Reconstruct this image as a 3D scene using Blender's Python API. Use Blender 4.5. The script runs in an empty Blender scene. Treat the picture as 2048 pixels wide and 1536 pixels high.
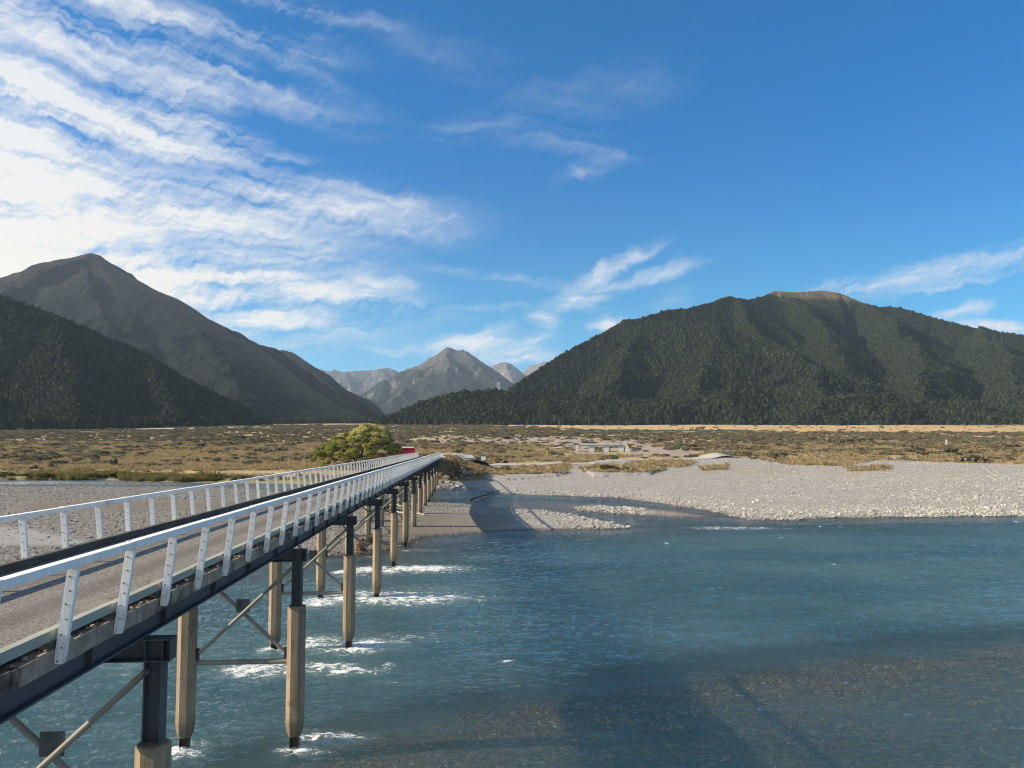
import bpy, math, random
import numpy as np
from mathutils import Vector

random.seed(7)
RNG = np.random.default_rng(11)
scene = bpy.context.scene
COL = scene.collection

# ------------------------------------------------------------------ camera
F_PX = 1539.0                 # focal length in pixels of a 2048 px wide frame
CAM_Z = 10.5                  # camera height over the river
HORIZON = 872.0
PITCH = math.atan((HORIZON - 768.0) / F_PX)
cam_data = bpy.data.cameras.new("camera")
cam_data.sensor_width = 36.0
cam_data.lens = 36.0 * F_PX / 2048.0
cam_data.clip_start = 0.5
cam_data.clip_end = 60000.0
cam = bpy.data.objects.new("camera", cam_data)
COL.objects.link(cam)
cam.location = (0, 0, CAM_Z)
cam.rotation_euler = (math.pi / 2 + PITCH, 0, 0)
scene.camera = cam

scene.view_settings.view_transform = 'Standard'
scene.view_settings.look = 'None'
scene.view_settings.exposure = 0.9
scene.view_settings.gamma = 1.0
scene.cycles.use_denoising = True
scene.cycles.filter_width = 1.1
scene.cycles.max_bounces = 8
scene.cycles.transparent_max_bounces = 12
scene.cycles.volume_bounces = 1
scene.cycles.diffuse_bounces = 3
scene.cycles.glossy_bounces = 3

# ------------------------------------------------------------------ node helper
class NT:
    def __init__(s, tree):
        s.t = tree
        tree.nodes.clear()
    def n(s, typ, ins=None, **props):
        nd = s.t.nodes.new(typ)
        for k, v in props.items():
            setattr(nd, k, v)
        if ins:
            for k, v in ins.items():
                s.set(nd.inputs[k], v)
        return nd
    def set(s, sock, v):
        if isinstance(v, bpy.types.NodeSocket):
            s.t.links.new(v, sock)
        else:
            sock.default_value = v
    def m(s, op, a, b=None, c=None, clamp=False):
        nd = s.t.nodes.new('ShaderNodeMath')
        nd.operation = op
        nd.use_clamp = clamp
        for i, v in enumerate((a, b, c)):
            if v is not None:
                s.set(nd.inputs[i], v)
        return nd.outputs[0]
    def mr(s, v, a, b, c=0.0, d=1.0, smooth=True):
        nd = s.n('ShaderNodeMapRange', {0: v, 1: a, 2: b, 3: c, 4: d})
        nd.interpolation_type = 'SMOOTHSTEP' if smooth else 'LINEAR'
        return nd.outputs[0]
    def mix(s, f, a, b, blend='MIX'):
        nd = s.t.nodes.new('ShaderNodeMix')
        nd.data_type = 'RGBA'
        nd.blend_type = blend
        for k, v in ((0, f), (6, a), (7, b)):
            s.set(nd.inputs[k], v if isinstance(v, bpy.types.NodeSocket) or k == 0 else tuple(v) + ((1,) if len(v) == 3 else ()))
        return nd.outputs[2]
    def noise(s, vec, scale, detail=4, rough=0.55, dist=0.0, dims='3D', out=0):
        nd = s.n('ShaderNodeTexNoise', {'Scale': scale, 'Detail': detail, 'Roughness': rough, 'Distortion': dist}, noise_dimensions=dims)
        if vec is not None:
            s.set(nd.inputs['Vector'], vec)
        return nd.outputs[out]
    def attr(s, name, out='Fac'):
        return s.n('ShaderNodeAttribute', attribute_name=name).outputs[out]

def px_dir(px, py):
    """World direction of a point of the photograph (2048 px wide)."""
    x, y = (px - 1024.0) / F_PX, (768.0 - py) / F_PX
    c, s_ = math.cos(PITCH), math.sin(PITCH)
    return np.array([x, c - y * s_, s_ + y * c])

def px_at(px, py, depth):
    d = px_dir(px, py)
    return np.array([0, 0, CAM_Z]) + d * (depth / d[1])

def px_plane(px, py, z=0.0):
    d = px_dir(px, py)
    return np.array([0, 0, CAM_Z]) + d * ((z - CAM_Z) / d[2])

# ------------------------------------------------------------------ sun, sky and clouds
SUN_EL = math.radians(27.0)
SUN_AZ = math.radians(-98.0)          # measured clockwise from +Y: low sun on the left
sun_vec = Vector((math.sin(SUN_AZ) * math.cos(SUN_EL), math.cos(SUN_AZ) * math.cos(SUN_EL), math.sin(SUN_EL)))
sun_data = bpy.data.lights.new("sun", 'SUN')
sun_data.energy = 5.0
sun_data.angle = math.radians(0.5)
sun_data.color = (1.0, 0.86, 0.65)
sun = bpy.data.objects.new("sun", sun_data)
COL.objects.link(sun)
sun.rotation_euler = sun_vec.to_track_quat('Z', 'Y').to_euler()

# each cloud streak: x, y, half length, half width (photo pixels), tilt in degrees (+ rises to the right), strength
CLOUDS = [
    (40, 400, 300, 105, -8, 1.0), (330, 430, 300, 62, -10, 0.8), (560, 415, 260, 42, -2, 0.75), (730, 402, 120, 20, -3, 0.5),
    (850, 440, 75, 8, 9, 0.38), (120, 540, 420, 75, -4, 1.0), (480, 500, 230, 38, 6, 0.55), (680, 480, 110, 24, 14, 0.42),
    (560, 575, 230, 26, -6, 0.85), (750, 572, 70, 14, -4, 0.55), (790, 600, 36, 9, -14, 0.5), (520, 635, 170, 26, -4, 0.8), (640, 632, 90, 15, -2, 0.55), (705, 628, 38, 8, 22, 0.4),
    (480, 668, 60, 16, 0, 0.5),
    (110, 205, 300, 38, -12, 0.85), (340, 185, 110, 30, 10, 0.6), (380, 255, 120, 32, -16, 0.75), (500, 310, 90, 10, 4, 0.45), (40, 290, 110, 50, -12, 0.85),
    (70, 45, 240, 46, -6, 0.62), (280, 18, 260, 20, -4, 0.55), (540, 4, 200, 11, -4, 0.34), (300, 80, 300, 26, -12, 0.40), (560, 112, 120, 13, -18, 0.2), (620, 50, 50, 30, -40, 0.13),
    (450, 140, 220, 30, -10, 0.18), (200, 128, 220, 12, 3, 0.28),
    (950, 255, 190, 11, 6, 0.15), (1080, 285, 150, 13, -6, 0.11), (1060, 220, 150, 28, 14, 0.10), (1145, 342, 20, 12, 20, 0.32), (1180, 325, 70, 16, 20, 0.16),
    (860, 270, 140, 8, -3, 0.14), (1200, 200, 160, 36, 16, 0.07), (880, 100, 150, 26, -10, 0.07),
    (980, 553, 170, 8, -5, 0.20), (1205, 540, 80, 13, 27, 0.58), (1265, 512, 48, 9, 16, 0.55), (1190, 566, 110, 8, 2, 0.34), (1320, 548, 60, 11, 10, 0.42),
    (1000, 613, 180, 5, 0, 0.17), (1150, 597, 70, 12, 12, 0.42), (1130, 580, 24, 6, 4, 0.3),
    (960, 688, 80, 17, 4, 0.72), (985, 676, 36, 16, 30, 0.5), (1050, 692, 46, 14, 18, 0.7), (1060, 718, 50, 13, -2, 0.72), (1010, 712, 60, 14, 0, 0.55), (1082, 634, 24, 13, 0, 0.5), (1090, 650, 18, 14, 40, 0.3), (830, 702, 120, 7, 1, 0.24),
    (1225, 642, 34, 13, 6, 0.6), (1350, 597, 30, 14, 10, 0.18),
    (1750, 576, 90, 10, 3, 0.7), (1860, 558, 110, 15, 9, 0.5), (1990, 530, 100, 15, 9, 0.45), (1880, 582, 150, 4, 6, 0.34), (2140, 508, 80, 16, 10, 0.4),
    (1920, 626, 38, 9, 12, 0.5), (2015, 661, 60, 10, -6, 0.75),
    (-150, 450, 200, 150, 0, 1.0), (-250, 150, 220, 120, -10, 0.7),
]

world = bpy.data.worlds.new("World")
scene.world = world
world.use_nodes = True
W = NT(world.node_tree)
SKY_STRENGTH = 0.085
sky = W.n('ShaderNodeTexSky', sky_type='NISHITA', sun_disc=False, sun_elevation=SUN_EL, sun_rotation=SUN_AZ,
          altitude=600.0, air_density=1.0, dust_density=0.0, ozone_density=3.0)
tc = W.n('ShaderNodeTexCoord').outputs['Generated']
# the clear mountain air keeps its blue down to the ridges: look the sky model up a little above the true direction
lifted = W.n('ShaderNodeVectorMath', {0: tc, 1: (1, 1, 0.86), 2: (0, 0, 0.10)}, operation='MULTIPLY_ADD').outputs[0]
W.set(sky.inputs[0], W.n('ShaderNodeVectorMath', {0: lifted}, operation='NORMALIZE').outputs[0])
sep = W.n('ShaderNodeSeparateXYZ', {0: tc})
az = W.m('ARCTAN2', sep.outputs[0], sep.outputs[1])
el = W.m('ARCSINE', sep.outputs[2])
flat = W.n('ShaderNodeCombineXYZ', {0: az, 1: el, 2: 0.0}).outputs[0]
# slow warp, so that streaks bend
wn1 = W.n('ShaderNodeTexNoise', {'Vector': flat, 'Scale': 5.0, 'Detail': 2.0, 'Roughness': 0.55}, noise_dimensions='2D').outputs['Color']
wv1 = W.n('ShaderNodeVectorMath', {0: wn1, 1: (0.5, 0.5, 0.5)}, operation='SUBTRACT').outputs[0]
wn2 = W.n('ShaderNodeTexNoise', {'Vector': flat, 'Scale': 26.0, 'Detail': 4.0, 'Roughness': 0.62}, noise_dimensions='2D').outputs['Color']
wv2 = W.n('ShaderNodeVectorMath', {0: wn2, 1: (0.5, 0.5, 0.5)}, operation='SUBTRACT').outputs[0]
wa = W.n('ShaderNodeVectorMath', {0: wv1, 1: (0.035, 0.03, 0.0)}, operation='MULTIPLY').outputs[0]
wb = W.n('ShaderNodeVectorMath', {0: wv2, 1: (0.030, 0.024, 0.0)}, operation='MULTIPLY').outputs[0]
pos = W.n('ShaderNodeVectorMath', {0: flat, 1: wa}, operation='ADD').outputs[0]
pos = W.n('ShaderNodeVectorMath', {0: pos, 1: wb}, operation='ADD').outputs[0]
px_ = W.n('ShaderNodeSeparateXYZ', {0: pos})
PX, PY = px_.outputs[0], px_.outputs[1]
def rotated(tilt, cx, cy, sx, sy):
    c, s_ = math.cos(math.radians(tilt)), math.sin(math.radians(tilt))
    u = W.m('MULTIPLY_ADD', PX, c / sx, W.m('MULTIPLY_ADD', PY, s_ / sx, -(cx * c + cy * s_) / sx))
    v = W.m('MULTIPLY_ADD', PX, -s_ / sy, W.m('MULTIPLY_ADD', PY, c / sy, -(-cx * s_ + cy * c) / sy))
    return u, v
total = None
for (cx, cy, hl, hw, tilt, st) in CLOUDS:
    d0 = px_dir(cx, cy)
    a0, e0 = math.atan2(d0[0], d0[1]), math.atan2(d0[2], math.hypot(d0[0], d0[1]))
    u, v = rotated(tilt, a0, e0, hl / F_PX * 1.9, hw / F_PX * 2.1)
    bl = W.m('SUBTRACT', 1.0, W.m('MULTIPLY_ADD', u, u, W.m('MULTIPLY', v, v)), clamp=True)
    bl = W.m('MULTIPLY', W.m('MULTIPLY', bl, bl), st * 1.15)
    total = bl if total is None else W.m('MAXIMUM', total, bl)
def fibre(tilt, sx, sy, detail, rough=0.6):
    u, v = rotated(tilt, 0.0, 0.0, sx, sy)
    return W.noise(W.n('ShaderNodeCombineXYZ', {0: u, 1: v}).outputs[0], 1.0, detail, rough, 0.0, '2D')
f1 = fibre(5, 0.24, 0.024, 7.0, 0.64)
f2 = fibre(-8, 0.26, 0.030, 7.0, 0.64)
f3 = fibre(38, 0.040, 0.009, 4.0)
up = W.mr(el, 0.17, 0.34)
fib = W.m('ADD', W.m('MULTIPLY', f1, W.m('SUBTRACT', 1.0, up)), W.m('MULTIPLY', f2, up))
fib = W.m('ADD', W.m('MULTIPLY', fib, 0.80), W.m('MULTIPLY', f3, 0.20))
fc = W.m('SUBTRACT', fib, 0.5)
# unseen cloud veil added behind the viewer to whiten the ambient light
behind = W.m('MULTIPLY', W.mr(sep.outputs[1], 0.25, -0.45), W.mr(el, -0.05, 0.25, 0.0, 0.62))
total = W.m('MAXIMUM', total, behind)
# thin veil follows the fibres, thick cloud only shows them faintly
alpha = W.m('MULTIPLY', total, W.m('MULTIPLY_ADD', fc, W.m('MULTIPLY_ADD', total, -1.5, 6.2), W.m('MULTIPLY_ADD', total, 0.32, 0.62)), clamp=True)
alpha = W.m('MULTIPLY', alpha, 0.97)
hsv = W.n('ShaderNodeHueSaturation', {'Hue': W.mr(el, 0.08, 0.32, 0.482, 0.500), 'Saturation': 1.42, 'Value': 1.04, 'Color': sky.outputs[0]}).outputs[0]
sunward = W.mr(az, 0.15, -0.75)
lowglow = W.mr(el, 0.42, 0.08)
ccol = W.mix(W.m('MULTIPLY', sunward, W.m('MULTIPLY_ADD', lowglow, 0.8, 0.2)), (5.0, 5.3, 5.6), (6.9, 6.25, 5.3))
ccol = W.mix(W.mr(fc, -0.02, -0.2, 0.0, 0.35), ccol, (3.6, 4.1, 5.0))
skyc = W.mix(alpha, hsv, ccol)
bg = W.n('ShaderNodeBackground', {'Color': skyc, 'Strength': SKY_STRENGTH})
W.n('ShaderNodeOutputWorld', {'Surface': bg.outputs[0]})
world.cycles.sampling_method = 'MANUAL'
world.cycles.sample_map_resolution = 512


# ------------------------------------------------------------------ general helpers
def mesh_np(name, V, F, mat=None, smooth=False):
    """A mesh from numpy arrays; F is one (n, k) array or a list of them."""
    V = np.asarray(V, dtype=np.float32)
    Fs = F if isinstance(F, list) else [F]
    Fs = [np.asarray(f, dtype=np.int32) for f in Fs if len(f)]
    me = bpy.data.meshes.new(name)
    me.vertices.add(len(V))
    me.vertices.foreach_set('co', V.ravel())
    idx = np.concatenate([f.ravel() for f in Fs])
    tot = np.concatenate([np.full(len(f), f.shape[1], dtype=np.int32) for f in Fs])
    start = np.concatenate([[0], np.cumsum(tot)[:-1]]).astype(np.int32)
    me.loops.add(len(idx))
    me.loops.foreach_set('vertex_index', idx)
    me.polygons.add(len(tot))
    me.polygons.foreach_set('loop_start', start)
    me.polygons.foreach_set('use_smooth', np.full(len(tot), bool(smooth)))
    me.update(calc_edges=True)
    if mat is not None:
        me.materials.append(mat)
    return me

def add_attr(me, name, vals, typ='FLOAT'):
    a = me.attributes.new(name, typ, 'POINT')
    if typ == 'FLOAT_VECTOR':
        a.data.foreach_set('vector', np.asarray(vals, dtype=np.float32).ravel())
    elif typ == 'INT':
        a.data.foreach_set('value', np.asarray(vals, dtype=np.int32))
    else:
        a.data.foreach_set('value', np.asarray(vals, dtype=np.float32))

def link(name, me, parent=None, loc=None, label=None, cat=None, group=None, kind=None):
    o = bpy.data.objects.new(name, me)
    COL.objects.link(o)
    if parent is not None:
        o.parent = parent
    if loc is not None:
        o.location = loc
    for k, v in (('label', label), ('category', cat), ('group', group), ('kind', kind)):
        if v:
            o[k] = v
    return o

class MB:
    """Collects simple solids and links them as one mesh."""
    def __init__(s):
        s.V, s.F, s.n = [], {}, 0
    def add(s, V, F):
        V = np.asarray(V, dtype=float)
        for f in F:
            s.F.setdefault(len(f), []).append([i + s.n for i in f])
        s.V.append(V)
        s.n += len(V)
        return s
    def box(s, c, d, R=None, taper=None):
        """Box of size d centred at c; R optional 3x3 rotation."""
        x, y, z = [k / 2 for k in d]
        v = np.array([[-x, -y, -z], [x, -y, -z], [x, y, -z], [-x, y, -z], [-x, -y, z], [x, -y, z], [x, y, z], [-x, y, z]])
        if taper:
            v[4:, :2] *= taper
        if R is not None:
            v = v @ np.asarray(R).T
        return s.add(v + np.asarray(c), [(0, 3, 2, 1), (4, 5, 6, 7), (0, 1, 5, 4), (1, 2, 6, 5), (2, 3, 7, 6), (3, 0, 4, 7)])
    def tube(s, pts, radii, seg=8, cap=True, squash=None):
        pts = np.asarray(pts, dtype=float)
        n = len(pts)
        if np.isscalar(radii):
            radii = [radii] * n
        base = 0
        V = []
        tang = np.gradient(pts, axis=0)
        ref = np.array([0, 0, 1.0])
        prev = None
        for i in range(n):
            t = tang[i] / (np.linalg.norm(tang[i]) + 1e-9)
            if prev is None:
                a = np.cross(t, ref if abs(t[2]) < 0.95 else np.array([1.0, 0, 0]))
            else:
                a = prev - t * np.dot(prev, t)
            a /= np.linalg.norm(a) + 1e-9
            prev = a
            b = np.cross(t, a)
            for k in range(seg):
                th = 2 * math.pi * (k + 0.5) / seg
                V.append(pts[i] + radii[i] * (a * math.cos(th) + b * math.sin(th)))
        F = []
        for i in range(n - 1):
            for k in range(seg):
                k2 = (k + 1) % seg
                F.append((i * seg + k, i * seg + k2, (i + 1) * seg + k2, (i + 1) * seg + k))
        if cap:
            F.append(tuple(reversed(range(seg))))
            F.append(tuple(range((n - 1) * seg, n * seg)))
        return s.add(V, F)
    def loft(s, rings):
        """Closed rings of equal length, capped at both ends."""
        m = len(rings[0])
        F = []
        for i in range(len(rings) - 1):
            for k in range(m):
                k2 = (k + 1) % m
                F.append((i * m + k, i * m + k2, (i + 1) * m + k2, (i + 1) * m + k))
        F.append(tuple(reversed(range(m))))
        F.append(tuple(range((len(rings) - 1) * m, len(rings) * m)))
        return s.add(np.concatenate([np.asarray(r, dtype=float) for r in rings]), F)
    def mesh(s, name, mat, smooth=False):
        return mesh_np(name, np.concatenate(s.V), [np.array(v) for v in s.F.values()], mat, smooth)
    def link(s, name, mat, parent=None, smooth=False, **kw):
        return link(name, s.mesh(name, mat, smooth), parent, **kw)

def perlin(x, y, seed=0):
    x = np.asarray(x, dtype=np.float64); y = np.asarray(y, dtype=np.float64)
    xi = np.floor(x).astype(np.int64); yi = np.floor(y).astype(np.int64)
    xf = x - xi; yf = y - yi
    def g(ix, iy):
        h = (ix * 374761393 + iy * 668265263 + seed * 974634777) & 0xffffffff
        h = ((h ^ (h >> 13)) * 1274126177) & 0xffffffff
        h = (h ^ (h >> 16)) & 0xffff
        a = h * (2 * math.pi / 65536.0)
        return np.cos(a), np.sin(a)
    u = xf * xf * xf * (xf * (xf * 6 - 15) + 10)
    v = yf * yf * yf * (yf * (yf * 6 - 15) + 10)
    r = []
    for dx in (0, 1):
        for dy in (0, 1):
            gx, gy = g(xi + dx, yi + dy)
            r.append(gx * (xf - dx) + gy * (yf - dy))
    a = r[0] + (r[2] - r[0]) * u
    b = r[1] + (r[3] - r[1]) * u
    return (a + (b - a) * v) * 1.4

def fbm(x, y, octv=5, seed=0, gain=0.5, ridged=False):
    t = 0; a = 1.0; tot = 0
    for i in range(octv):
        n = perlin(x * 2 ** i, y * 2 ** i, seed + i * 17)
        t = t + a * ((1 - 2 * np.abs(n)) if ridged else n)
        tot += a; a *= gain
    return t / tot

def sstep(a, b, x):
    t = np.clip((x - a) / (b - a), 0, 1)
    return t * t * (3 - 2 * t)

def poly_sd(px, py, poly):
    """Signed distance to a polygon, positive inside."""
    P = np.asarray(poly, dtype=float)
    d2 = np.full(px.shape, 1e18)
    inside = np.zeros(px.shape, dtype=bool)
    for i in range(len(P)):
        ax, ay = P[i]; bx, by = P[(i + 1) % len(P)]
        ex, ey = bx - ax, by - ay
        t = np.clip(((px - ax) * ex + (py - ay) * ey) / (ex * ex + ey * ey + 1e-12), 0, 1)
        d2 = np.minimum(d2, (px - ax - t * ex) ** 2 + (py - ay - t * ey) ** 2)
        cond = ((ay > py) != (by > py)) & (px < (bx - ax) * (py - ay) / (by - ay + 1e-12) + ax)
        inside ^= cond
    d = np.sqrt(d2)
    return np.where(inside, d, -d)

def line_dist(px, py, line):
    """Distance to a polyline and the parameter (index) of the nearest point."""
    P = np.asarray(line, dtype=float)
    best = np.full(px.shape, 1e18); par = np.zeros(px.shape)
    for i in range(len(P) - 1):
        ax, ay = P[i][:2]; bx, by = P[i + 1][:2]
        ex, ey = bx - ax, by - ay
        t = np.clip(((px - ax) * ex + (py - ay) * ey) / (ex * ex + ey * ey + 1e-12), 0, 1)
        d2 = (px - ax - t * ex) ** 2 + (py - ay - t * ey) ** 2
        m = d2 < best
        best = np.where(m, d2, best); par = np.where(m, i + t, par)
    return np.sqrt(best), par

# ------------------------------------------------------------------ materials
def material(name):
    m = bpy.data.materials.new(name)
    m.use_nodes = True
    return m, NT(m.node_tree)

def finish(nt, shader, disp=None):
    ins = {'Surface': shader}
    nt.n('ShaderNodeOutputMaterial', ins)

def bump(nt, h, strength=0.5, dist=0.05):
    return nt.n('ShaderNodeBump', {'Strength': strength, 'Distance': dist, 'Height': h}).outputs[0]

def pbsdf(nt, color, rough=0.8, normal=None, metallic=0.0, spec=0.3, **kw):
    nd = nt.n('ShaderNodeBsdfPrincipled')
    nt.set(nd.inputs['Base Color'], color if isinstance(color, bpy.types.NodeSocket) else (*color, 1))
    nt.set(nd.inputs['Roughness'], rough)
    nd.inputs['Metallic'].default_value = metallic
    nd.inputs['Specular IOR Level'].default_value = spec
    if normal is not None:
        nt.set(nd.inputs['Normal'], normal)
    for k, v in kw.items():
        nt.set(nd.inputs[k], v)
    return nd.outputs[0]

def objco(nt):
    return nt.n('ShaderNodeTexCoord').outputs['Object']

def geopos(nt):
    return nt.n('ShaderNodeNewGeometry').outputs['Position']

def mat_worn(name, c1, c2, c3, scale, rough=0.8, bstr=0.3, bdist=0.01, stretch=(1, 1, 1), metallic=0.0, t2=(0.45, 0.62), t3=(0.58, 0.7), fine=6.0):
    m, nt = material(name)
    mp = nt.n('ShaderNodeMapping', {'Vector': objco(nt), 'Scale': stretch}).outputs[0]
    a = nt.noise(mp, scale, 6, 0.65)
    b = nt.noise(mp, scale * 0.37, 5, 0.6)
    f = nt.noise(mp, scale * fine, 3, 0.6)
    col = nt.mix(nt.mr(a, *t2), c1, c2)
    col = nt.mix(nt.mr(b, *t3), col, c3)
    col = nt.mix(nt.mr(f, 0.35, 0.7, 0.0, 0.35), col, nt.mix(0.5, c1, c3))
    finish(nt, pbsdf(nt, col, rough, bump(nt, nt.m('ADD', a, nt.m('MULTIPLY', f, 0.5)), bstr, bdist), metallic))
    return m

M_WHITE = mat_worn('white_paint', (0.89, 0.87, 0.825), (0.80, 0.775, 0.725), (0.46, 0.41, 0.34), 4.0, 0.65, 0.5, 0.008, (1.6, 0.5, 0.22), t2=(0.42, 0.66), t3=(0.60, 0.74))
M_BOLT = mat_worn('bolt_steel', (0.16, 0.13, 0.11), (0.10, 0.08, 0.07), (0.2, 0.12, 0.07), 30, 0.7)
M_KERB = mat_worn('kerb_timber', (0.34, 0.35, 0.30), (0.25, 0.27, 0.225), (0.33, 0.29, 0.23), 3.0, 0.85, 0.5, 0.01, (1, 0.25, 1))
M_KERBSHADE_BLOCK = mat_worn('kerb_shade_block_timber', (0.09, 0.085, 0.075), (0.06, 0.055, 0.05), (0.13, 0.11, 0.09), 4.0, 0.9, 0.5, 0.01, (1, 0.25, 1))  # dark tone carries the far kerb's shade; the kerb blocks share it
M_SLAB = mat_worn('dirty_deck_edge', (0.36, 0.285, 0.215), (0.23, 0.18, 0.135), (0.06, 0.05, 0.042), 2.2, 0.95, 0.9, 0.03, (1, 1, 0.8), t3=(0.5, 0.62))
M_GIRDER = mat_worn('girder_paint', (0.085, 0.088, 0.095), (0.06, 0.06, 0.064), (0.12, 0.10, 0.085), 1.6, 0.6, 0.15, 0.005, (1, 0.4, 1))
M_STEEL = mat_worn('pier_steel', (0.075, 0.085, 0.092), (0.05, 0.056, 0.06), (0.13, 0.12, 0.105), 2.0, 0.5, 0.15, 0.005, (1, 1, 0.5))
M_PIPE = mat_worn('brace_pipe', (0.26, 0.235, 0.20), (0.20, 0.18, 0.155), (0.31, 0.25, 0.19), 2.5, 0.55, 0.12, 0.004)
M_PILE = mat_worn('pile_concrete', (0.29, 0.225, 0.155), (0.215, 0.165, 0.112), (0.12, 0.095, 0.07), 1.8, 0.93, 0.6, 0.012, (1.8, 1.8, 0.16), fine=14)
M_RUST = mat_worn('wet_pile_steel', (0.05, 0.035, 0.025), (0.03, 0.022, 0.018), (0.08, 0.05, 0.03), 6, 0.6)

def mat_deck():
    m, nt = material('chip_seal')
    p = geopos(nt); o = objco(nt)
    fine = nt.noise(p, 17.0, 5, 0.75)
    big = nt.noise(p, 0.6, 4, 0.6)
    x = nt.n('ShaderNodeSeparateXYZ', {0: o}).outputs[0]
    wob = nt.m('ADD', x, nt.m('MULTIPLY', nt.m('SUBTRACT', big, 0.5), 0.25))
    tr = nt.mr(nt.m('ABSOLUTE', nt.m('SUBTRACT', nt.m('ABSOLUTE', wob), 0.78)), 0.42, 0.12)     # two wheel tracks
    col = nt.mix(nt.mr(fine, 0.3, 0.75), (0.10, 0.09, 0.078), (0.36, 0.33, 0.285))
    col = nt.mix(nt.m('MULTIPLY', tr, 0.6), col, (0.12, 0.105, 0.09))
    col = nt.mix(nt.mr(big, 0.55, 0.75, 0, 0.4), col, (0.27, 0.235, 0.19))
    finish(nt, pbsdf(nt, col, 0.95, bump(nt, fine, 0.9, 0.02), spec=0.15))
    return m
M_DECK = mat_deck()
def mat_pile():
    m, nt = material('pile_concrete_stained')
    o = objco(nt); p = geopos(nt)
    st = nt.n('ShaderNodeMapping', {'Vector': o, 'Scale': (7.0, 7.0, 0.35)}).outputs[0]
    streak = nt.noise(st, 1.0, 5, 0.65)
    blot = nt.noise(p, 2.3, 5, 0.65)
    fine = nt.noise(p, 26.0, 3, 0.7)
    lift = nt.m('FRACT', nt.m('MULTIPLY', nt.n('ShaderNodeSeparateXYZ', {0: p}).outputs[2], 0.82))     # pour lines
    col = nt.mix(nt.mr(streak, 0.38, 0.66), (0.32, 0.245, 0.165), (0.205, 0.158, 0.108))
    col = nt.mix(nt.mr(blot, 0.52, 0.72, 0, 0.7), col, (0.135, 0.105, 0.075))
    col = nt.mix(nt.mr(lift, 0.04, 0.0, 0, 0.45), col, (0.12, 0.095, 0.07))
    z = nt.n('ShaderNodeSeparateXYZ', {0: p}).outputs[2]
    zz = nt.m('ADD', z, nt.m('MULTIPLY', nt.m('SUBTRACT', streak, 0.5), 1.4))
    col = nt.mix(nt.mr(zz, 1.35, 0.55, 0, 0.7), col, (0.085, 0.07, 0.048))
    col = nt.mix(nt.mr(fine, 0.45, 0.75, 0, 0.35), col, (0.36, 0.30, 0.22))
    finish(nt, pbsdf(nt, col, 0.93, bump(nt, nt.m('ADD', fine, blot), 0.7, 0.015), spec=0.15))
    return m
M_PILE = mat_pile()

# ------------------------------------------------------------------ bridge frame (needed by the terrain too)
_d = px_dir(930, 890)
B_AZ = math.atan2(_d[0], _d[1])
B_SLOPE = _d[2] / math.hypot(_d[0], _d[1])
B_DIR = np.array([math.sin(B_AZ), math.cos(B_AZ)])
B_RIGHT = np.array([math.cos(B_AZ), -math.sin(B_AZ)])
B_OFF = -7.78                                  # centre line, to the left of the camera
def bridge_xy(u, s):
    return B_RIGHT * (B_OFF + u) + B_DIR * s
def bridge_us(x, y):
    return x * B_RIGHT[0] + y * B_RIGHT[1] - B_OFF, x * B_DIR[0] + y * B_DIR[1]
def rail_z(s):                                 # height of the camera-parallel deck line
    return CAM_Z + B_SLOPE * s
DECK_END = 174.0

# ------------------------------------------------------------------ shorelines traced on the river level
def P(*pts):
    return [tuple(px_plane(x, y)[:2]) for x, y in pts]

SHORE_FAR = P((-900, 957), (-400, 958), (0, 961), (200, 961), (300, 964), (400, 966), (520, 968), (650, 970), (760, 975), (874, 979), (923, 976), (948, 982),
              (996, 987), (1057, 991), (1118, 992), (1192, 994), (1253, 997), (1277, 1002), (1350, 1012), (1410, 1021), (1468, 1032), (1503, 1040), (1554, 1041), (1671, 1036),
              (1850, 1034), (2048, 1032), (2500, 1026), (3200, 1020))
LAND_FAR = SHORE_FAR + [(900, 9000), (-900, 9000)]
LAND_FAR = [(-3000.0, SHORE_FAR[0][1])] + SHORE_FAR + [(3000.0, SHORE_FAR[-1][1]), (3000.0, 9000.0), (-3000.0, 9000.0)]
BAR = P((-900, 972), (-400, 973), (0, 973), (200, 973), (350, 974), (460, 976), (560, 982), (650, 990), (760, 998), (855, 1005), (923, 1007), (972, 1013), (1021, 1017), (1094, 1022),
        (1143, 1029), (1192, 1041), (1265, 1056), (1192, 1058), (1070, 1060), (996, 1063), (923, 1068), (850, 1075), (830, 1082), (770, 1098), (700, 1108), (640, 1112), (560, 1122),
        (450, 1130), (300, 1135), (150, 1142), (0, 1150), (-400, 1170), (-900, 1180))
ISLE = P((1150, 1013), (1192, 1012), (1265, 1015), (1350, 1022), (1430, 1034), (1350, 1035), (1290, 1032), (1204, 1026), (1150, 1021))
RIFFLE = P((930, 997), (1000, 1000), (1090, 1001), (1200, 1008), (1300, 1018), (1440, 1034), (1340, 1036), (1200, 1030), (1100, 1021), (1000, 1012), (930, 1006))
SHALLOW = P((560, 1536), (820, 1462), (960, 1425), (1100, 1397), (1300, 1370), (1500, 1345), (1750, 1312), (2048, 1284), (2600, 1240), (3600, 1215), (3600, 2600), (700, 4000), (300, 1800))

def plain_profile(y):
    z = 1.35 + np.clip(y - 190, 0, None) * 0.0236
    return np.where(y > 1500, 1.35 + 1310 * 0.0236 + (y - 1500) * 0.0215, z)

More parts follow.
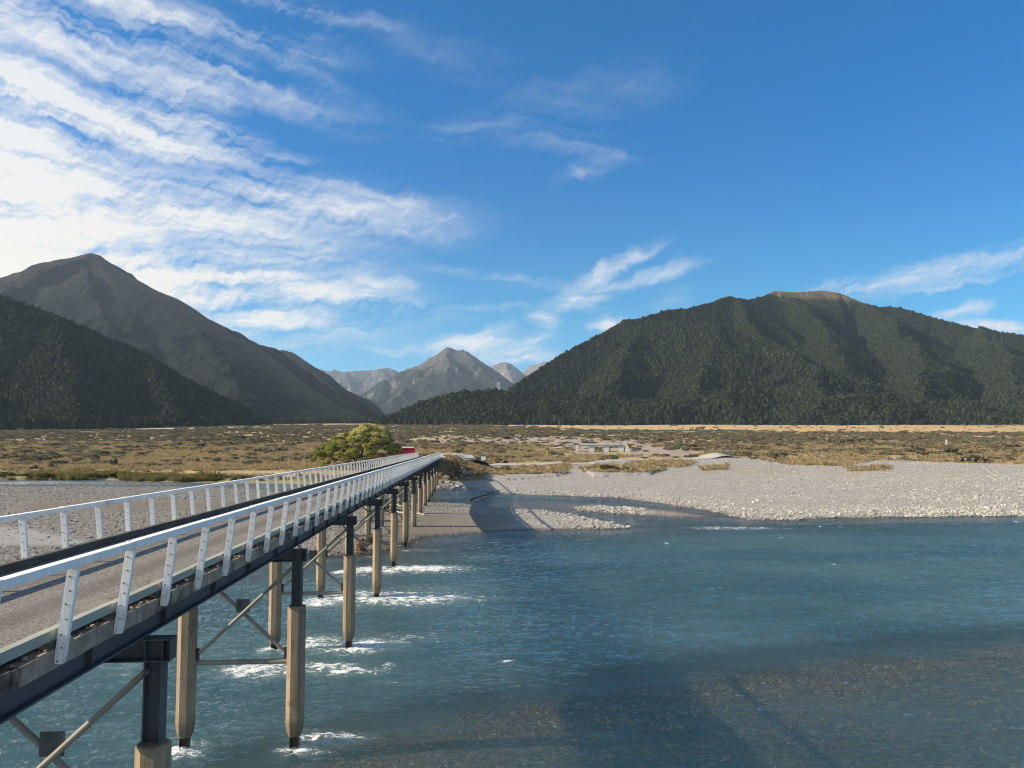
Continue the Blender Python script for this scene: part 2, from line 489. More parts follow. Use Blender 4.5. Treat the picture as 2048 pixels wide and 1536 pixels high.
def ground_height(x, y):
    """Height and the helper masks of the valley floor."""
    r = np.hypot(x, y)
    sd_far = poly_sd(x, y, LAND_FAR)
    sd_bar = poly_sd(x, y, BAR)
    wig = fbm(x * 0.16, y * 0.16, 4, 3) * 1.6 * sstep(20, 60, y)
    sd_far_w = sd_far + wig; sd_bar_w = sd_bar + wig
    near = (y < 700) & (y > -50)
    sd_isle = poly_sd(x, y, ISLE) + wig * 0.35
    sd_rif = poly_sd(x, y, RIFFLE)
    sd_sh = poly_sd(x, y, SHALLOW)
    left = sstep(-8, -40, x)
    # dry land
    beach = 0.28 * (1 - np.exp(-np.clip(sd_far_w, 0, None) / 3.0)) + np.clip(sd_far_w, 0, None) * 0.009
    beach = np.minimum(beach, 1.35 + 0 * x)
    bank = sstep(1.5, 6.0, sd_far_w) * 0.75 + sstep(5.5, 9.5, sd_far_w + wig) * 1.1       # cut bank of the left side
    plain = plain_profile(y)
    h_far = beach * (1 - left) + np.minimum(bank + beach, 3) * left
    h_far = np.where(y > 185, np.maximum(h_far, plain - 0.5 + 0 * x) , h_far)
    k = sstep(188, 225, y)
    h_far = h_far * (1 - k) + np.maximum(h_far, plain) * k
    rough = fbm(x * 0.05, y * 0.05, 5, 5)
    h_far = h_far + rough * 0.35 * sstep(195, 260, y) + fbm(x * 0.006, y * 0.006, 3, 8) * 1.6 * sstep(300, 600, y)
    h_far = h_far + fbm(x * 0.3, y * 0.3, 3, 9) * 0.06
    h_bar = 0.30 * (1 - np.exp(-np.clip(sd_bar_w, 0, None) / 2.5)) + np.clip(sd_bar_w, 0, 30) * 0.018 + fbm(x * 0.11, y * 0.11, 4, 21) * 0.10 * sstep(0, 4, sd_bar_w)
    h_isle = np.clip(sd_isle, 0, 4) * 0.06
    # river bed
    toland = np.maximum(np.maximum(sd_far, sd_bar), np.maximum(sd_isle, -1e9))
    bed = -np.minimum(1.5, 0.10 + 0.085 * np.clip(-toland, 0, None))
    side = sstep(96, 108, y) * 0.75
    bed = bed * (1 - side) + np.maximum(bed * 2.2, -0.75) * side
    rif = sstep(-1.5, 1.5, sd_rif) * 0.9
    bed = bed * (1 - rif) + np.maximum(bed, -0.12 + fbm(x * 0.5, y * 0.5, 3, 31) * 0.14) * rif
    sh = sstep(-8.0, 2.0, sd_sh + fbm(x * 0.25, y * 0.25, 3, 33) * 1.5)
    shd = -0.17 - 0.028 * np.clip(sd_sh, 0, 14) + fbm(x * 0.4, y * 0.4, 3, 35) * 0.05
    bed = bed * (1 - sh) + shd * sh
    dry = np.maximum(np.maximum(np.where(sd_far_w > 0, h_far, -9), np.where(sd_bar_w > 0, h_bar, -9)), np.where(sd_isle > 0, h_isle, -9))
    h = np.where(dry > -5, np.maximum(dry, 0.01), bed)
    # approach embankment behind the far end of the bridge
    u, s = bridge_us(x, y)
    top = 5.35 - np.clip(s - 215, 0, None) * 0.045
    hw_r = 3.2 + sstep(180, 235, s) * 5.0
    hw_l = 3.2 + sstep(178, 200, s) * 12.0
    side_r = np.clip(u - hw_r, 0, None) / 2.1
    side_l = np.clip(-u - hw_l, 0, None) / 1.7
    side_f = np.clip(DECK_END - 1.0 - s, 0, None) / 1.25
    emb = top - np.sqrt(side_r ** 2 + side_f ** 2 + side_l ** 2) + fbm(x * 0.25, y * 0.25, 4, 41) * 0.30 * sstep(0.2, 1.5, side_r + side_l + side_f)
    emb = np.where(s > 360, -9, emb)
    emb_m = np.clip((emb - h) / 0.6, 0, 1) * (emb > h)
    h = np.maximum(h, emb)
    h = h + 0.45 * sstep(-0.35, 0.35, poly_sd(x, y, TURF2) + fbm(x * 0.35, y * 0.35, 3, 48) * 1.6)
    h = h + 0.40 * sstep(-0.35, 0.35, poly_sd(x, y, TURF) + fbm(x * 0.35, y * 0.35, 3, 47) * 1.6)
    # low gravel stockpile and hummocks on the right
    for (cx_, cy_, hh, wx, wy) in HUMPS:
        h = h + hh * np.exp(-((x - cx_) / wx) ** 2 - ((y - cy_) / wy) ** 2)
    return h, dict(sd_far=sd_far_w, sd_bar=sd_bar_w, sd_isle=sd_isle, emb=emb_m, left=left, sd_sh=sd_sh)

HUMPS = []
TURF = [tuple(px_plane(*p, 1.3)[:2]) for p in ((930, 943), (1040, 930), (1125, 928), (1135, 944), (1110, 949), (1010, 953), (940, 952))]
TURF2 = [tuple(px_plane(*p, 1.3)[:2]) for p in ((1165, 940), (1200, 931), (1290, 930), (1330, 938), (1300, 947), (1190, 949))]
def ground_z(x, y):
    x = np.atleast_1d(np.asarray(x, dtype=float)); y = np.atleast_1d(np.asarray(y, dtype=float))
    return ground_height(x, y)[0]

def px_ground(px, py, lo=20.0, hi=2500.0):
    """Where the view ray through a photo point meets the ground."""
    d = px_dir(px, py)
    ts = np.geomspace(lo, hi, 1200)
    p = np.array([0, 0, CAM_Z])[None] + ts[:, None] * d[None] / d[1]
    g = ground_z(p[:, 0], p[:, 1])
    w = np.where(p[:, 2] <= g)[0]
    i = w[0] if len(w) else len(ts) - 1
    return np.array([p[i, 0], p[i, 1], g[i]])

_h = px_ground(1428, 915)
HUMPS.append((_h[0], _h[1], 1.6, 5.0, 6.0))
_h = px_ground(1225, 938)
HUMPS.append((_h[0], _h[1], 0.7, 6.5, 4.0))
_h = px_ground(1610, 915)
HUMPS.append((_h[0], _h[1], 1.0, 14.0, 5.0))
_h = px_ground(1810, 920)
HUMPS.append((_h[0], _h[1], 0.8, 20.0, 5.0))

# ------------------------------------------------------------------ ground sheet
def polar_grid(th, r):
    T, R = np.meshgrid(th, r)
    X, Y = R * np.sin(T), R * np.cos(T)
    nr, nth = R.shape
    i = np.arange(nr - 1)[:, None] * nth + np.arange(nth - 1)[None]
    F = np.stack([i, i + 1, i + nth + 1, i + nth], axis=-1).reshape(-1, 4)
    return X.ravel(), Y.ravel(), F

def theta_steps(fine, lim):
    a = np.arange(-lim, lim + 1e-9, fine)
    b = np.arange(lim + 1.5, 181, 3.0)
    t = np.concatenate([-b[::-1], a, b])
    t[0], t[-1] = -180, 180
    return np.radians(t)

gx, gy, gF = polar_grid(theta_steps(0.10, 40), np.concatenate([[0.5, 4, 8], np.geomspace(12, 420, 560), np.geomspace(425, 26000, 240)]))
gz, gm = ground_height(gx, gy)
back = sstep(5, -25, gy)                        # the river bank behind the camera
gz = gz * (1 - back) + 2.0 * back
FIELD = [px_ground(*p)[:2] for p in ((985, 850.5), (1150, 848.6), (1350, 848.8), (2048, 851), (2900, 853), (2900, 869), (2048, 866), (1700, 864.5), (1300, 861), (1130, 857), (1020, 854))]
STRIP = [px_ground(*p)[:2] for p in ((-500, 862), (0, 859.5), (300, 857), (535, 853.5), (535, 856), (300, 859.5), (0, 862), (-500, 865))]
PINK = [px_ground(*p)[:2] for p in ((760, 884), (860, 872), (1000, 876), (1130, 872), (1250, 880), (1340, 893), (1420, 905), (1400, 917), (1280, 912), (1120, 906), (1150, 896), (1060, 888), (960, 886), (860, 888))]
GREENB = [px_ground(*p)[:2] for p in ((930, 940), (1060, 930), (1135, 932), (1130, 946), (1000, 951))]
GOLDP = [[px_ground(*p)[:2] for p in q] for q in (((1165, 938), (1210, 930), (1300, 931), (1330, 938), (1290, 945), (1180, 946)), ((1530, 920), (1620, 911), (1720, 914), (1740, 922), (1680, 932), (1580, 930)), ((1265, 926), (1330, 920), (1390, 924), (1370, 934), (1290, 933)), ((1690, 934), (1780, 932), (1770, 941), (1700, 942)), ((1400, 934), (1450, 932), (1450, 940), (1405, 941)))]
GRAVEL = [px_ground(*p)[:2] for p in ((1140, 940), (1180, 926), (1390, 918), (1440, 912), (1560, 918), (1800, 922), (2048, 930), (2500, 930), (2500, 952), (2048, 946), (1800, 944), (1500, 940), (1300, 946), (1150, 950))]
SILT = [px_plane(*p)[:2] for p in ((40, 1018), (200, 1012), (420, 1014), (560, 1012), (700, 1020), (560, 1032), (340, 1030), (160, 1038), (20, 1040))]
SILT2 = [px_plane(*p)[:2] for p in ((780, 1044), (900, 1036), (1010, 1034), (1050, 1050), (980, 1062), (850, 1075), (770, 1096), (740, 1090))]
PUDDLE = [px_plane(*p, 0.3)[:2] for p in ((-300, 1052), (0, 1064), (60, 1068), (130, 1080), (178, 1092), (120, 1096), (0, 1094), (-300, 1090))]
noise_s = fbm(gx * 0.22, gy * 0.22, 4, 51)
noise_m = fbm(gx * 0.045, gy * 0.045, 4, 53)
noise_l = fbm(gx * 0.012, gy * 0.012, 4, 55)
m_far = (gm['sd_far'] > 0).astype(float)
# vegetation cover: 0 bare gravel, 1 dry grass
edge = 200 + noise_l * 30 + noise_m * 16
veg_r = sstep(-4, 8, gy - edge) * sstep(-0.25, 0.15, noise_m + 0.25 + noise_l * 0.6)
veg_l = sstep(1.0, 2.4, gm['sd_far'] + noise_s * 2)
veg = m_far * (veg_r * (1 - gm['left']) + veg_l * gm['left'])
veg = np.maximum(veg, sstep(330, 420, gy))
grv = sstep(-3, 4, poly_sd(gx, gy, GRAVEL) + noise_m * 12 + noise_s * 4)
veg = veg * (1 - grv * 0.92)
for q_ in GOLDP + [GREENB]:
    veg = np.maximum(veg, 0.85 * sstep(-2.5, 2.5, poly_sd(gx, gy, q_) + noise_s * 3 + noise_m * 3))
pk = sstep(-6, 10, poly_sd(gx, gy, PINK) + noise_l * 20 + noise_m * 14)
fld = sstep(-15, 15, poly_sd(gx, gy, FIELD))
strip = sstep(-8, 8, poly_sd(gx, gy, STRIP) + noise_m * 10)
veg = np.maximum(veg, gm['emb'])
veg = veg * (1 - pk * sstep(-0.3, 0.15, noise_s + noise_m * 0.6) * 0.9)
veg = veg * (1 - strip)
grn = np.clip(gm['left'] * sstep(1.0, 2.6, gm['sd_far'] + noise_s) * sstep(7.0, 4.5, gm['sd_far'] + noise_s * 3) * m_far + sstep(-2, 3, poly_sd(gx, gy, GREENB) + noise_s * 4) * 0.5, 0, 1)
silt = np.maximum(sstep(-2, 2.5, poly_sd(gx, gy, SILT) + noise_s * 3 + noise_m * 2), sstep(-1, 1.5, poly_sd(gx, gy, SILT2) + noise_s * 2))
pud = sstep(-0.5, 0.6, poly_sd(gx, gy, PUDDLE) + noise_s * 1.5)
wet = sstep(0.20, 0.02, gz)
cut = gm['left'] * m_far * sstep(3.6, 4.6, gm['sd_far'] + noise_s * 1.2) * sstep(8.6, 7.4, gm['sd_far'] + noise_m * 3) * sstep(-0.45, 0.0, noise_m + 0.15)
damp = sstep(6, -14, gx) * sstep(-1, 2, gm['sd_bar'])
gmesh = mesh_np('ground', np.stack([gx, gy, gz], 1), gF, smooth=True)
for nm_, v_ in (('veg', veg), ('green', grn), ('pink', pk), ('field', fld), ('strip', strip), ('silt', silt), ('puddle', pud), ('wet', wet), ('damp', damp), ('cut', cut), ('emb', gm['emb'])):
    add_attr(gmesh, nm_, v_)

def mat_ground():
    m, nt = material('valley_ground')
    p = geopos(nt)
    dist = nt.n('ShaderNodeVectorMath', {0: p}, operation='LENGTH').outputs['Value']
    # cobbles at two sizes
    v1 = nt.n('ShaderNodeTexVoronoi', {'Vector': p, 'Scale': 2.6, 'Randomness': 1.0})
    v2 = nt.n('ShaderNodeTexVoronoi', {'Vector': p, 'Scale': 7.0, 'Randomness': 1.0})
    v1b = nt.n('ShaderNodeSeparateXYZ', {0: v1.outputs['Color']}).outputs[0]
    v2b = nt.n('ShaderNodeSeparateXYZ', {0: v2.outputs['Color']}).outputs[0]
    big = nt.noise(p, 0.09, 4, 0.6)
    st = nt.mix(v2b, (0.20, 0.188, 0.167), (0.38, 0.36, 0.32))
    st = nt.mix(nt.m('MULTIPLY', nt.m('GREATER_THAN', v1b, 0.72), 0.6), st, (0.48, 0.46, 0.41))
    st = nt.mix(nt.m('MULTIPLY', nt.m('GREATER_THAN', v2b, 0.88), 0.5), st, (0.28, 0.21, 0.19))
    st = nt.mix(nt.mr(big, 0.35, 0.7, 0.0, 0.35), st, (0.27, 0.245, 0.205))
    silt = nt.attr('silt')
    sand = nt.mix(nt.noise(p, 0.5, 4, 0.6), (0.27, 0.235, 0.185), (0.21, 0.185, 0.15))
    col = nt.mix(nt.m('MULTIPLY', silt, 0.9), st, sand)
    col = nt.mix(nt.m('MULTIPLY', nt.attr('damp'), 0.75), col, nt.mix(0.5, col, (0.10, 0.095, 0.085), 'MULTIPLY'))
    col = nt.mix(nt.attr('puddle'), col, (0.29, 0.28, 0.26))
    # reddish old gravel of the plain
    pn = nt.noise(p, 0.35, 5, 0.7)
    pinkc = nt.mix(pn, (0.30, 0.22, 0.20), (0.42, 0.36, 0.335))
    pinkc = nt.mix(nt.mr(nt.noise(p, 1.6, 3, 0.6), 0.5, 0.75), pinkc, (0.20, 0.155, 0.125))
    col = nt.mix(nt.attr('pink'), col, pinkc)
    # dry grass
    g1 = nt.noise(p, 0.16, 5, 0.65)
    g2 = nt.noise(p, 2.2, 4, 0.7)
    g3 = nt.noise(p, 0.03, 4, 0.6)
    gr = nt.mix(nt.mr(g1, 0.35, 0.65), (0.47, 0.35, 0.175), (0.34, 0.265, 0.15))
    gr = nt.mix(nt.mr(g2, 0.4, 0.75, 0, 0.75), gr, (0.17, 0.145, 0.075))
    gr = nt.mix(nt.mr(g3, 0.5, 0.68, 0, 0.7), gr, (0.19, 0.165, 0.09))
    gr = nt.mix(nt.attr('emb'), gr, nt.mix(g2, (0.20, 0.15, 0.08), (0.13, 0.115, 0.05)))
    gr = nt.mix(nt.attr('green'), gr, nt.mix(g2, (0.17, 0.16, 0.05), (0.30, 0.25, 0.10)))
    fieldc = nt.mix(nt.mr(nt.noise(p, 0.010, 5, 0.6), 0.4, 0.65), (0.50, 0.34, 0.16), (0.40, 0.30, 0.155))
    gr = nt.mix(nt.attr('field'), gr, fieldc)
    vegm = nt.attr('veg')
    # ragged margin of the grass
    vm = nt.mr(nt.m('ADD', vegm, nt.m('MULTIPLY', nt.m('SUBTRACT', g2, 0.5), 0.9)), 0.35, 0.65)
    col = nt.mix(vm, col, gr)
    col = nt.mix(nt.m('MULTIPLY', nt.attr('cut'), 0.85), col, nt.mix(g2, (0.085, 0.066, 0.046), (0.15, 0.12, 0.085)))
    col = nt.mix(nt.attr('strip'), col, (0.47, 0.44, 0.40))
    wetm = nt.attr('wet')
    bedn = nt.noise(p, 0.35, 4, 0.6)
    col = nt.mix(nt.m('MULTIPLY', wetm, 0.85), col, nt.mix(bedn, (0.125, 0.098, 0.074), (0.08, 0.066, 0.052)))
    h = nt.m('ADD', nt.m('MULTIPLY', v1.outputs['Distance'], -0.8), nt.m('MULTIPLY', v2.outputs['Distance'], -0.35))
    hs = nt.m('MULTIPLY', h, nt.m('SUBTRACT', 1.0, nt.m('MULTIPLY', silt, 0.9)))
    hh = nt.m('ADD', nt.m('MULTIPLY', hs, nt.m('SUBTRACT', 1.0, vm)), nt.m('MULTIPLY', nt.m('MULTIPLY', g2, vm), 1.2))
    hh = nt.m('MULTIPLY', hh, nt.m('SUBTRACT', 1.0, nt.attr('puddle')))
    rough = nt.m('MULTIPLY_ADD', wetm, -0.35, 0.9)
    rough = nt.m('MULTIPLY_ADD', nt.attr('puddle'), -0.25, rough)
    finish(nt, pbsdf(nt, col, rough, bump(nt, hh, 0.7, 0.14), spec=0.2))
    return m
gmesh.materials.append(mat_ground())
ground = link('ground', gmesh, kind='structure')

# ------------------------------------------------------------------ river
wr = np.concatenate([[1.0, 6], np.geomspace(10, 200, 780), np.geomspace(206, 900, 30)])
wx, wy, wF = polar_grid(theta_steps(0.10, 40), wr)
wgz, wgm = ground_height(wx, wy)
wdepth = np.clip(-wgz, 0, 3)
def waves(x, y, calm):
    # crests run mostly along the current, which flows to the right
    a = fbm(x * 0.35 + 1.3 * fbm(x * 0.1, y * 0.1, 2, 61), y * 0.75, 4, 63, 0.55)
    b = fbm(x * 1.1 + y * 0.5, y * 2.0 - x * 0.3, 3, 67, 0.55, True)
    return (0.080 * a + 0.046 * b) * calm
calm = 0.25 + 0.75 * sstep(0.3, 1.1, wdepth)
calm = calm * sstep(230, 80, np.hypot(wx, wy)) + 0.02
wz = waves(wx, wy, calm)
# white water: x, y, half length, half width in photo pixels, strength
FOAM = [(30, 966, 130, 4, 0.62), (210, 968, 130, 3.5, 0.5), (350, 972, 60, 2, 0.35), (588, 1502, 26, 7, 1.0), (640, 1478, 42, 10, 0.9), (360, 1507, 26, 8, 1.0), (385, 1494, 20, 6, 0.6), (500, 1342, 48, 10, 1.0), (555, 1334, 44, 8, 0.7), (640, 1337, 32, 8, 0.95), (690, 1345, 36, 5, 0.85), (545, 1302, 26, 6, 0.9),
        (625, 1288, 36, 11, 0.85), (655, 1300, 30, 6, 0.8), (695, 1300, 28, 8, 1.0), (738, 1290, 36, 9, 0.95), (795, 1276, 70, 9, 0.40), (775, 1333, 17, 6, 0.9), (725, 1330, 20, 5, 0.3),
        (632, 1206, 26, 8, 1.0), (690, 1197, 40, 11, 0.95), (752, 1202, 22, 6, 1.0), (800, 1198, 62, 9, 1.0), (860, 1192, 50, 7, 0.6), (920, 1196, 60, 5, 0.35), (840, 1180, 60, 8, 0.35),
        (690, 1146, 24, 5, 0.9), (735, 1141, 30, 7, 0.95), (783, 1143, 20, 5, 0.9), (825, 1139, 50, 6, 1.0), (880, 1136, 40, 4, 0.6), (812, 1102, 14, 2.5, 0.8), (840, 1101, 20, 2, 0.6),
        (1012, 1324, 16, 2.5, 0.9), (1332, 1088, 6, 2.5, 0.9), (1440, 1057, 60, 2.5, 0.6), (1400, 1058, 14, 2, 0.6), (1525, 1057, 16, 2, 0.8), (1640, 1054, 6, 1.5, 0.8), (1680, 1055, 8, 1.5, 0.8), (2030, 1044, 7, 2, 0.9),
        (1560, 1076, 6, 1.5, 0.5), (1084, 1203, 5, 2, 0.6), (1440, 1177, 5, 1.5, 0.6), (1668, 1131, 5, 1.5, 0.7), (1480, 1124, 5, 1, 0.4), (1518, 1420, 9, 3, 0.6), (1830, 1392, 16, 3, 0.35), (1815, 1430, 14, 3, 0.35),
        (1245, 1063, 40, 1.5, 0.3), (1120, 1028, 30, 1.5, 0.25), (1330, 1030, 40, 1.2, 0.4), (1400, 1032, 30, 1.2, 0.4), (760, 1366, 40, 4, 0.25), (1600, 1049, 60, 1.5, 0.4), (1900, 1047, 60, 1.5, 0.3)]
foam = np.zeros_like(wx)
for (fx, fy, hl, hw, st) in FOAM:
    c0 = px_plane(fx, fy)
    lx = (1.8 if hl > 18 else 1.0) * hl / F_PX * c0[1]
    ly = max(abs(px_plane(fx, fy - hw)[1] - px_plane(fx, fy + hw)[1]) / 2 * (1.7 if hl > 18 else 1.0), 0.10)
    wake = np.where(wx > c0[0], 1.45 if hl > 18 else 1.0, 0.8)
    q = ((wx - c0[0]) / (lx * wake)) ** 2 + ((wy - c0[1]) / ly) ** 2
    foam = np.maximum(foam, st * np.exp(-q * 1.1))
wz = wz + foam * (0.10 + 0.16 * np.clip(fbm(wx * 1.5, wy * 1.5, 3, 71), -0.5, 1))
wmesh = mesh_np('river', np.stack([wx, wy, wz], 1), wF, smooth=True)
add_attr(wmesh, 'depth', wdepth)
add_attr(wmesh, 'foam', foam)

def mat_water():
    m, nt = material('glacial_water')
    p = geopos(nt)
    st = nt.n('ShaderNodeMapping', {'Vector': p, 'Scale': (0.55, 1.0, 1.0)}).outputs[0]
    r1 = nt.noise(st, 1.1, 6, 0.66, 1.0)
    r2 = nt.noise(st, 5.0, 4, 0.6, 0.5)
    dep = nt.attr('depth')
    gust = nt.noise(nt.n('ShaderNodeMapping', {'Vector': p, 'Rotation': (0, 0, 0.25), 'Scale': (0.03, 0.11, 1.0)}).outputs[0], 1.0, 4, 0.6)
    calm_ = nt.m('MULTIPLY', nt.mr(dep, 0.15, 1.0, 0.62, 1.0), nt.mr(gust, 0.30, 0.68, 0.55, 1.35))
    h = nt.m('MULTIPLY', nt.m('ADD', r1, nt.m('MULTIPLY', r2, 0.42)), calm_)
    nrm = bump(nt, h, 1.0, 0.36)
    # Schlick reflectance, the same from above and (for light on its way to and from the bed) from below
    inc = nt.n('ShaderNodeNewGeometry').outputs['Incoming']
    cosn = nt.m('ABSOLUTE', nt.n('ShaderNodeVectorMath', {0: inc, 1: bump(nt, h, 0.9, 0.28)}, operation='DOT_PRODUCT').outputs['Value'])
    fr = nt.m('MULTIPLY_ADD', nt.m('POWER', nt.m('SUBTRACT', 1.0, cosn, clamp=True), 5.0), 0.98, 0.02)
    patch = nt.noise(st, 0.07, 4, 0.6)
    deepc = nt.mix(nt.mr(patch, 0.35, 0.65), (0.046, 0.112, 0.136), (0.086, 0.166, 0.186))
    deepc = nt.mix(nt.mr(nt.attr('foam'), 0.03, 0.6, 0, 0.55), deepc, (0.16, 0.25, 0.24))
    # light spreads sideways in the milky water, so shadows on it have no hard edge
    body = nt.n('ShaderNodeSubsurfaceScattering', {'Color': deepc, 'Scale': 1.0, 'Radius': (26.0, 36.0, 36.0), 'Normal': nrm}, falloff='BURLEY').outputs[0]
    clear = nt.n('ShaderNodeBsdfTransparent', {'Color': (0.80, 0.82, 0.76, 1)}).outputs[0]
    op = nt.m('SUBTRACT', 1.0, nt.m('EXPONENT', nt.m('MULTIPLY', nt.m('MAXIMUM', nt.m('SUBTRACT', dep, 0.28), 0.0), -1.9)))
    op = nt.m('MAXIMUM', op, nt.mr(dep, 0.03, 0.36, 0.0, 0.54))
    inner = nt.n('ShaderNodeMixShader', {0: op, 1: clear, 2: body}).outputs[0]
    gl = nt.n('ShaderNodeBsdfGlossy', {'Color': (0.94, 0.92, 0.88, 1), 'Roughness': 0.06, 'Normal': nrm}).outputs[0]
    wat = nt.n('ShaderNodeMixShader', {0: nt.m('MULTIPLY', fr, 0.95), 1: inner, 2: gl}).outputs[0]
    fn = nt.noise(st, 2.6, 6, 0.68, 1.2)
    fn2 = nt.noise(p, 13.0, 4, 0.7)
    fm = nt.m('ADD', nt.attr('foam'), nt.m('MULTIPLY', nt.m('SUBTRACT', nt.m('ADD', nt.m('MULTIPLY', fn, 0.65), nt.m('MULTIPLY', fn2, 0.35)), 0.5), 4.4))
    fm = nt.m('MULTIPLY', nt.mr(fm, 0.55, 0.95), nt.mr(nt.attr('foam'), 0.04, 0.22))
    foamc = nt.n('ShaderNodeBsdfDiffuse', {'Color': (0.82, 0.84, 0.84, 1), 'Normal': bump(nt, fn2, 0.8, 0.12)}).outputs[0]
    finish(nt, nt.n('ShaderNodeMixShader', {0: fm, 1: wat, 2: foamc}).outputs[0])
    return m
wmesh.materials.append(mat_water())
link('river', wmesh, kind='structure')

# ------------------------------------------------------------------ mountains
def hill_mesh(name, az_px, d_range, ridges, mat, n_az=420, n_d=240, base_off=-6.0, rough=26.0, rough_scale=300.0, seed=1, canopy=0.0, floor=None, k=30.0):
    """Height field of one mountain. ridges: (points as photo x, photo y, distance; slope; curve)."""
    a0, a1 = math.atan((az_px[0] - 1024) / F_PX), math.atan((az_px[1] - 1024) / F_PX)
    th = np.linspace(a0, a1, n_az)
    # even steps in depth, denser in front
    dd = np.geomspace(d_range[0], d_range[1], n_d)
    T, D = np.meshgrid(th, dd)
    x, y = D * np.tan(T), D
    h = np.full(x.shape, -1e9); near = np.full(x.shape, 1e9)
    # warp makes the flanks wander
    w = rough_scale
    xw = x + fbm(x / w, y / w, 4, seed + 5) * w * 0.16
    yw = y + fbm(x / w, y / w, 4, seed + 9) * w * 0.16
    for pts, slope, power, keep in ridges:
        wp = np.array([px_at(*q) for q in pts])
        if keep:
            d, par = line_dist(x, y, wp[:, :2])
            dw, _ = line_dist(xw, yw, wp[:, :2])
            dd_ = d + (dw - d) * sstep(0, w * 0.5, d)
        else:
            dd_, par = line_dist(xw, yw, wp[:, :2])
            d = dd_
        zr = np.interp(par, np.arange(len(wp)), wp[:, 2])
        hr = zr - slope * dd_ ** power * (100.0 ** (1 - power))
        h = np.where(h < -1e8, hr, np.maximum(h, hr) + np.log1p(np.exp(-np.abs(h - hr) / k)) * k * 0.35 * sstep(0, 120, np.minimum(near, d)))
        near = np.minimum(near, d if keep else np.full(d.shape, 1e9))
    amp = sstep(0, w * 0.9, near)
    rg = fbm(x / w, y / w, 6, seed, 0.5, True)
    h = h + (rg - 0.25) * rough * amp + fbm(x / 40.0, y / 40.0, 3, seed + 3) * rough * 0.10 * (0.35 + 0.65 * amp)
    base = plain_profile(y) + base_off
    if canopy:
        h = h + canopy * perlin(x / 9.0, y / 9.0, seed + 77)
    low = h < base
    hz = np.where(low, base, h)
    V = np.stack([x.ravel(), y.ravel(), hz.ravel()], 1)
    nr, nth = x.shape
    i = np.arange(nr - 1)[:, None] * nth + np.arange(nth - 1)[None]
    F = np.stack([i, i + nth, i + nth + 1, i + 1], axis=-1).reshape(-1, 4)[:, ::-1]
    keepf = ~low.ravel()[F].all(axis=1)
    me = mesh_np(name, V, F[keepf], mat, True)
    o = link(name, me, kind='structure')
    from_interp = (x, y, hz, th, dd, low, rg)
    return o, from_interp

def mat_forest(name, c1, c2, scale=0.09, alt_z=None, alt_c=None, tint=(0.09, 0.085, 0.05)):
    m, nt = material(name)
    p = geopos(nt)
    v = nt.n('ShaderNodeTexVoronoi', {'Vector': p, 'Scale': scale, 'Randomness': 1.0})
    vb = nt.n('ShaderNodeSeparateXYZ', {0: v.outputs['Color']}).outputs[0]
    n = nt.noise(p, scale * 3.0, 4, 0.65)
    b = nt.noise(p, 0.004, 5, 0.6)
    col = nt.mix(vb, c1, c2)
    col = nt.mix(nt.mr(b, 0.5, 0.7, 0, 0.6), col, tint)
    if alt_z:
        z = nt.n('ShaderNodeSeparateXYZ', {0: p}).outputs[2]
        zz = nt.m('ADD', z, nt.m('MULTIPLY', nt.m('SUBTRACT', nt.noise(p, 0.012, 5, 0.65), 0.5), alt_z[2]))
        f = nt.mr(zz, alt_z[0], alt_z[1])
        ac = nt.mix(nt.mr(nt.noise(p, 0.02, 5, 0.7), 0.4, 0.7), alt_c[0], alt_c[1])
        col = nt.mix(f, col, ac)
    h = nt.m('ADD', nt.m('MULTIPLY', v.outputs['Distance'], -1.0), nt.m('MULTIPLY', n, 0.6))
    finish(nt, pbsdf(nt, col, 0.95, bump(nt, h, 0.9, 6.0), spec=0.05))
    return m

def mat_rockpeak(name, tree_z, rock, rock2, low, scree=(0.42, 0.40, 0.37)):
    m, nt = material(name)
    p = geopos(nt)
    z = nt.n('ShaderNodeSeparateXYZ', {0: p}).outputs[2]
    n1 = nt.noise(p, 0.0035, 6, 0.62)
    zz = nt.m('ADD', z, nt.m('MULTIPLY', nt.m('SUBTRACT', n1, 0.5), tree_z * 1.1))
    f = nt.mr(zz, tree_z * 0.82, tree_z * 1.15)
    rk = nt.mix(nt.mr(nt.noise(p, 0.012, 6, 0.7), 0.35, 0.65), rock, rock2)
    # scree chutes run down the fall line
    mp = nt.n('ShaderNodeMapping', {'Vector': p, 'Rotation': (0, 0, 0.5), 'Scale': (0.011, 0.0018, 0.0012)}).outputs[0]
    sc = nt.mr(nt.noise(mp, 1.0, 4, 0.55), 0.56, 0.64)
    lo = nt.mix(nt.mr(nt.noise(p, 0.02, 5, 0.65), 0.35, 0.65), low, tuple(k * 1.35 for k in low))
    col = nt.mix(f, lo, rk)
    zf = nt.mr(z, tree_z * 0.35, tree_z * 0.75)
    col = nt.mix(nt.m('MULTIPLY', nt.m('MULTIPLY', sc, zf), 0.8), col, scree)
    finish(nt, pbsdf(nt, col, 0.95, bump(nt, nt.noise(p, 0.012, 7, 0.68), 1.0, 45.0), spec=0.05))
    return m

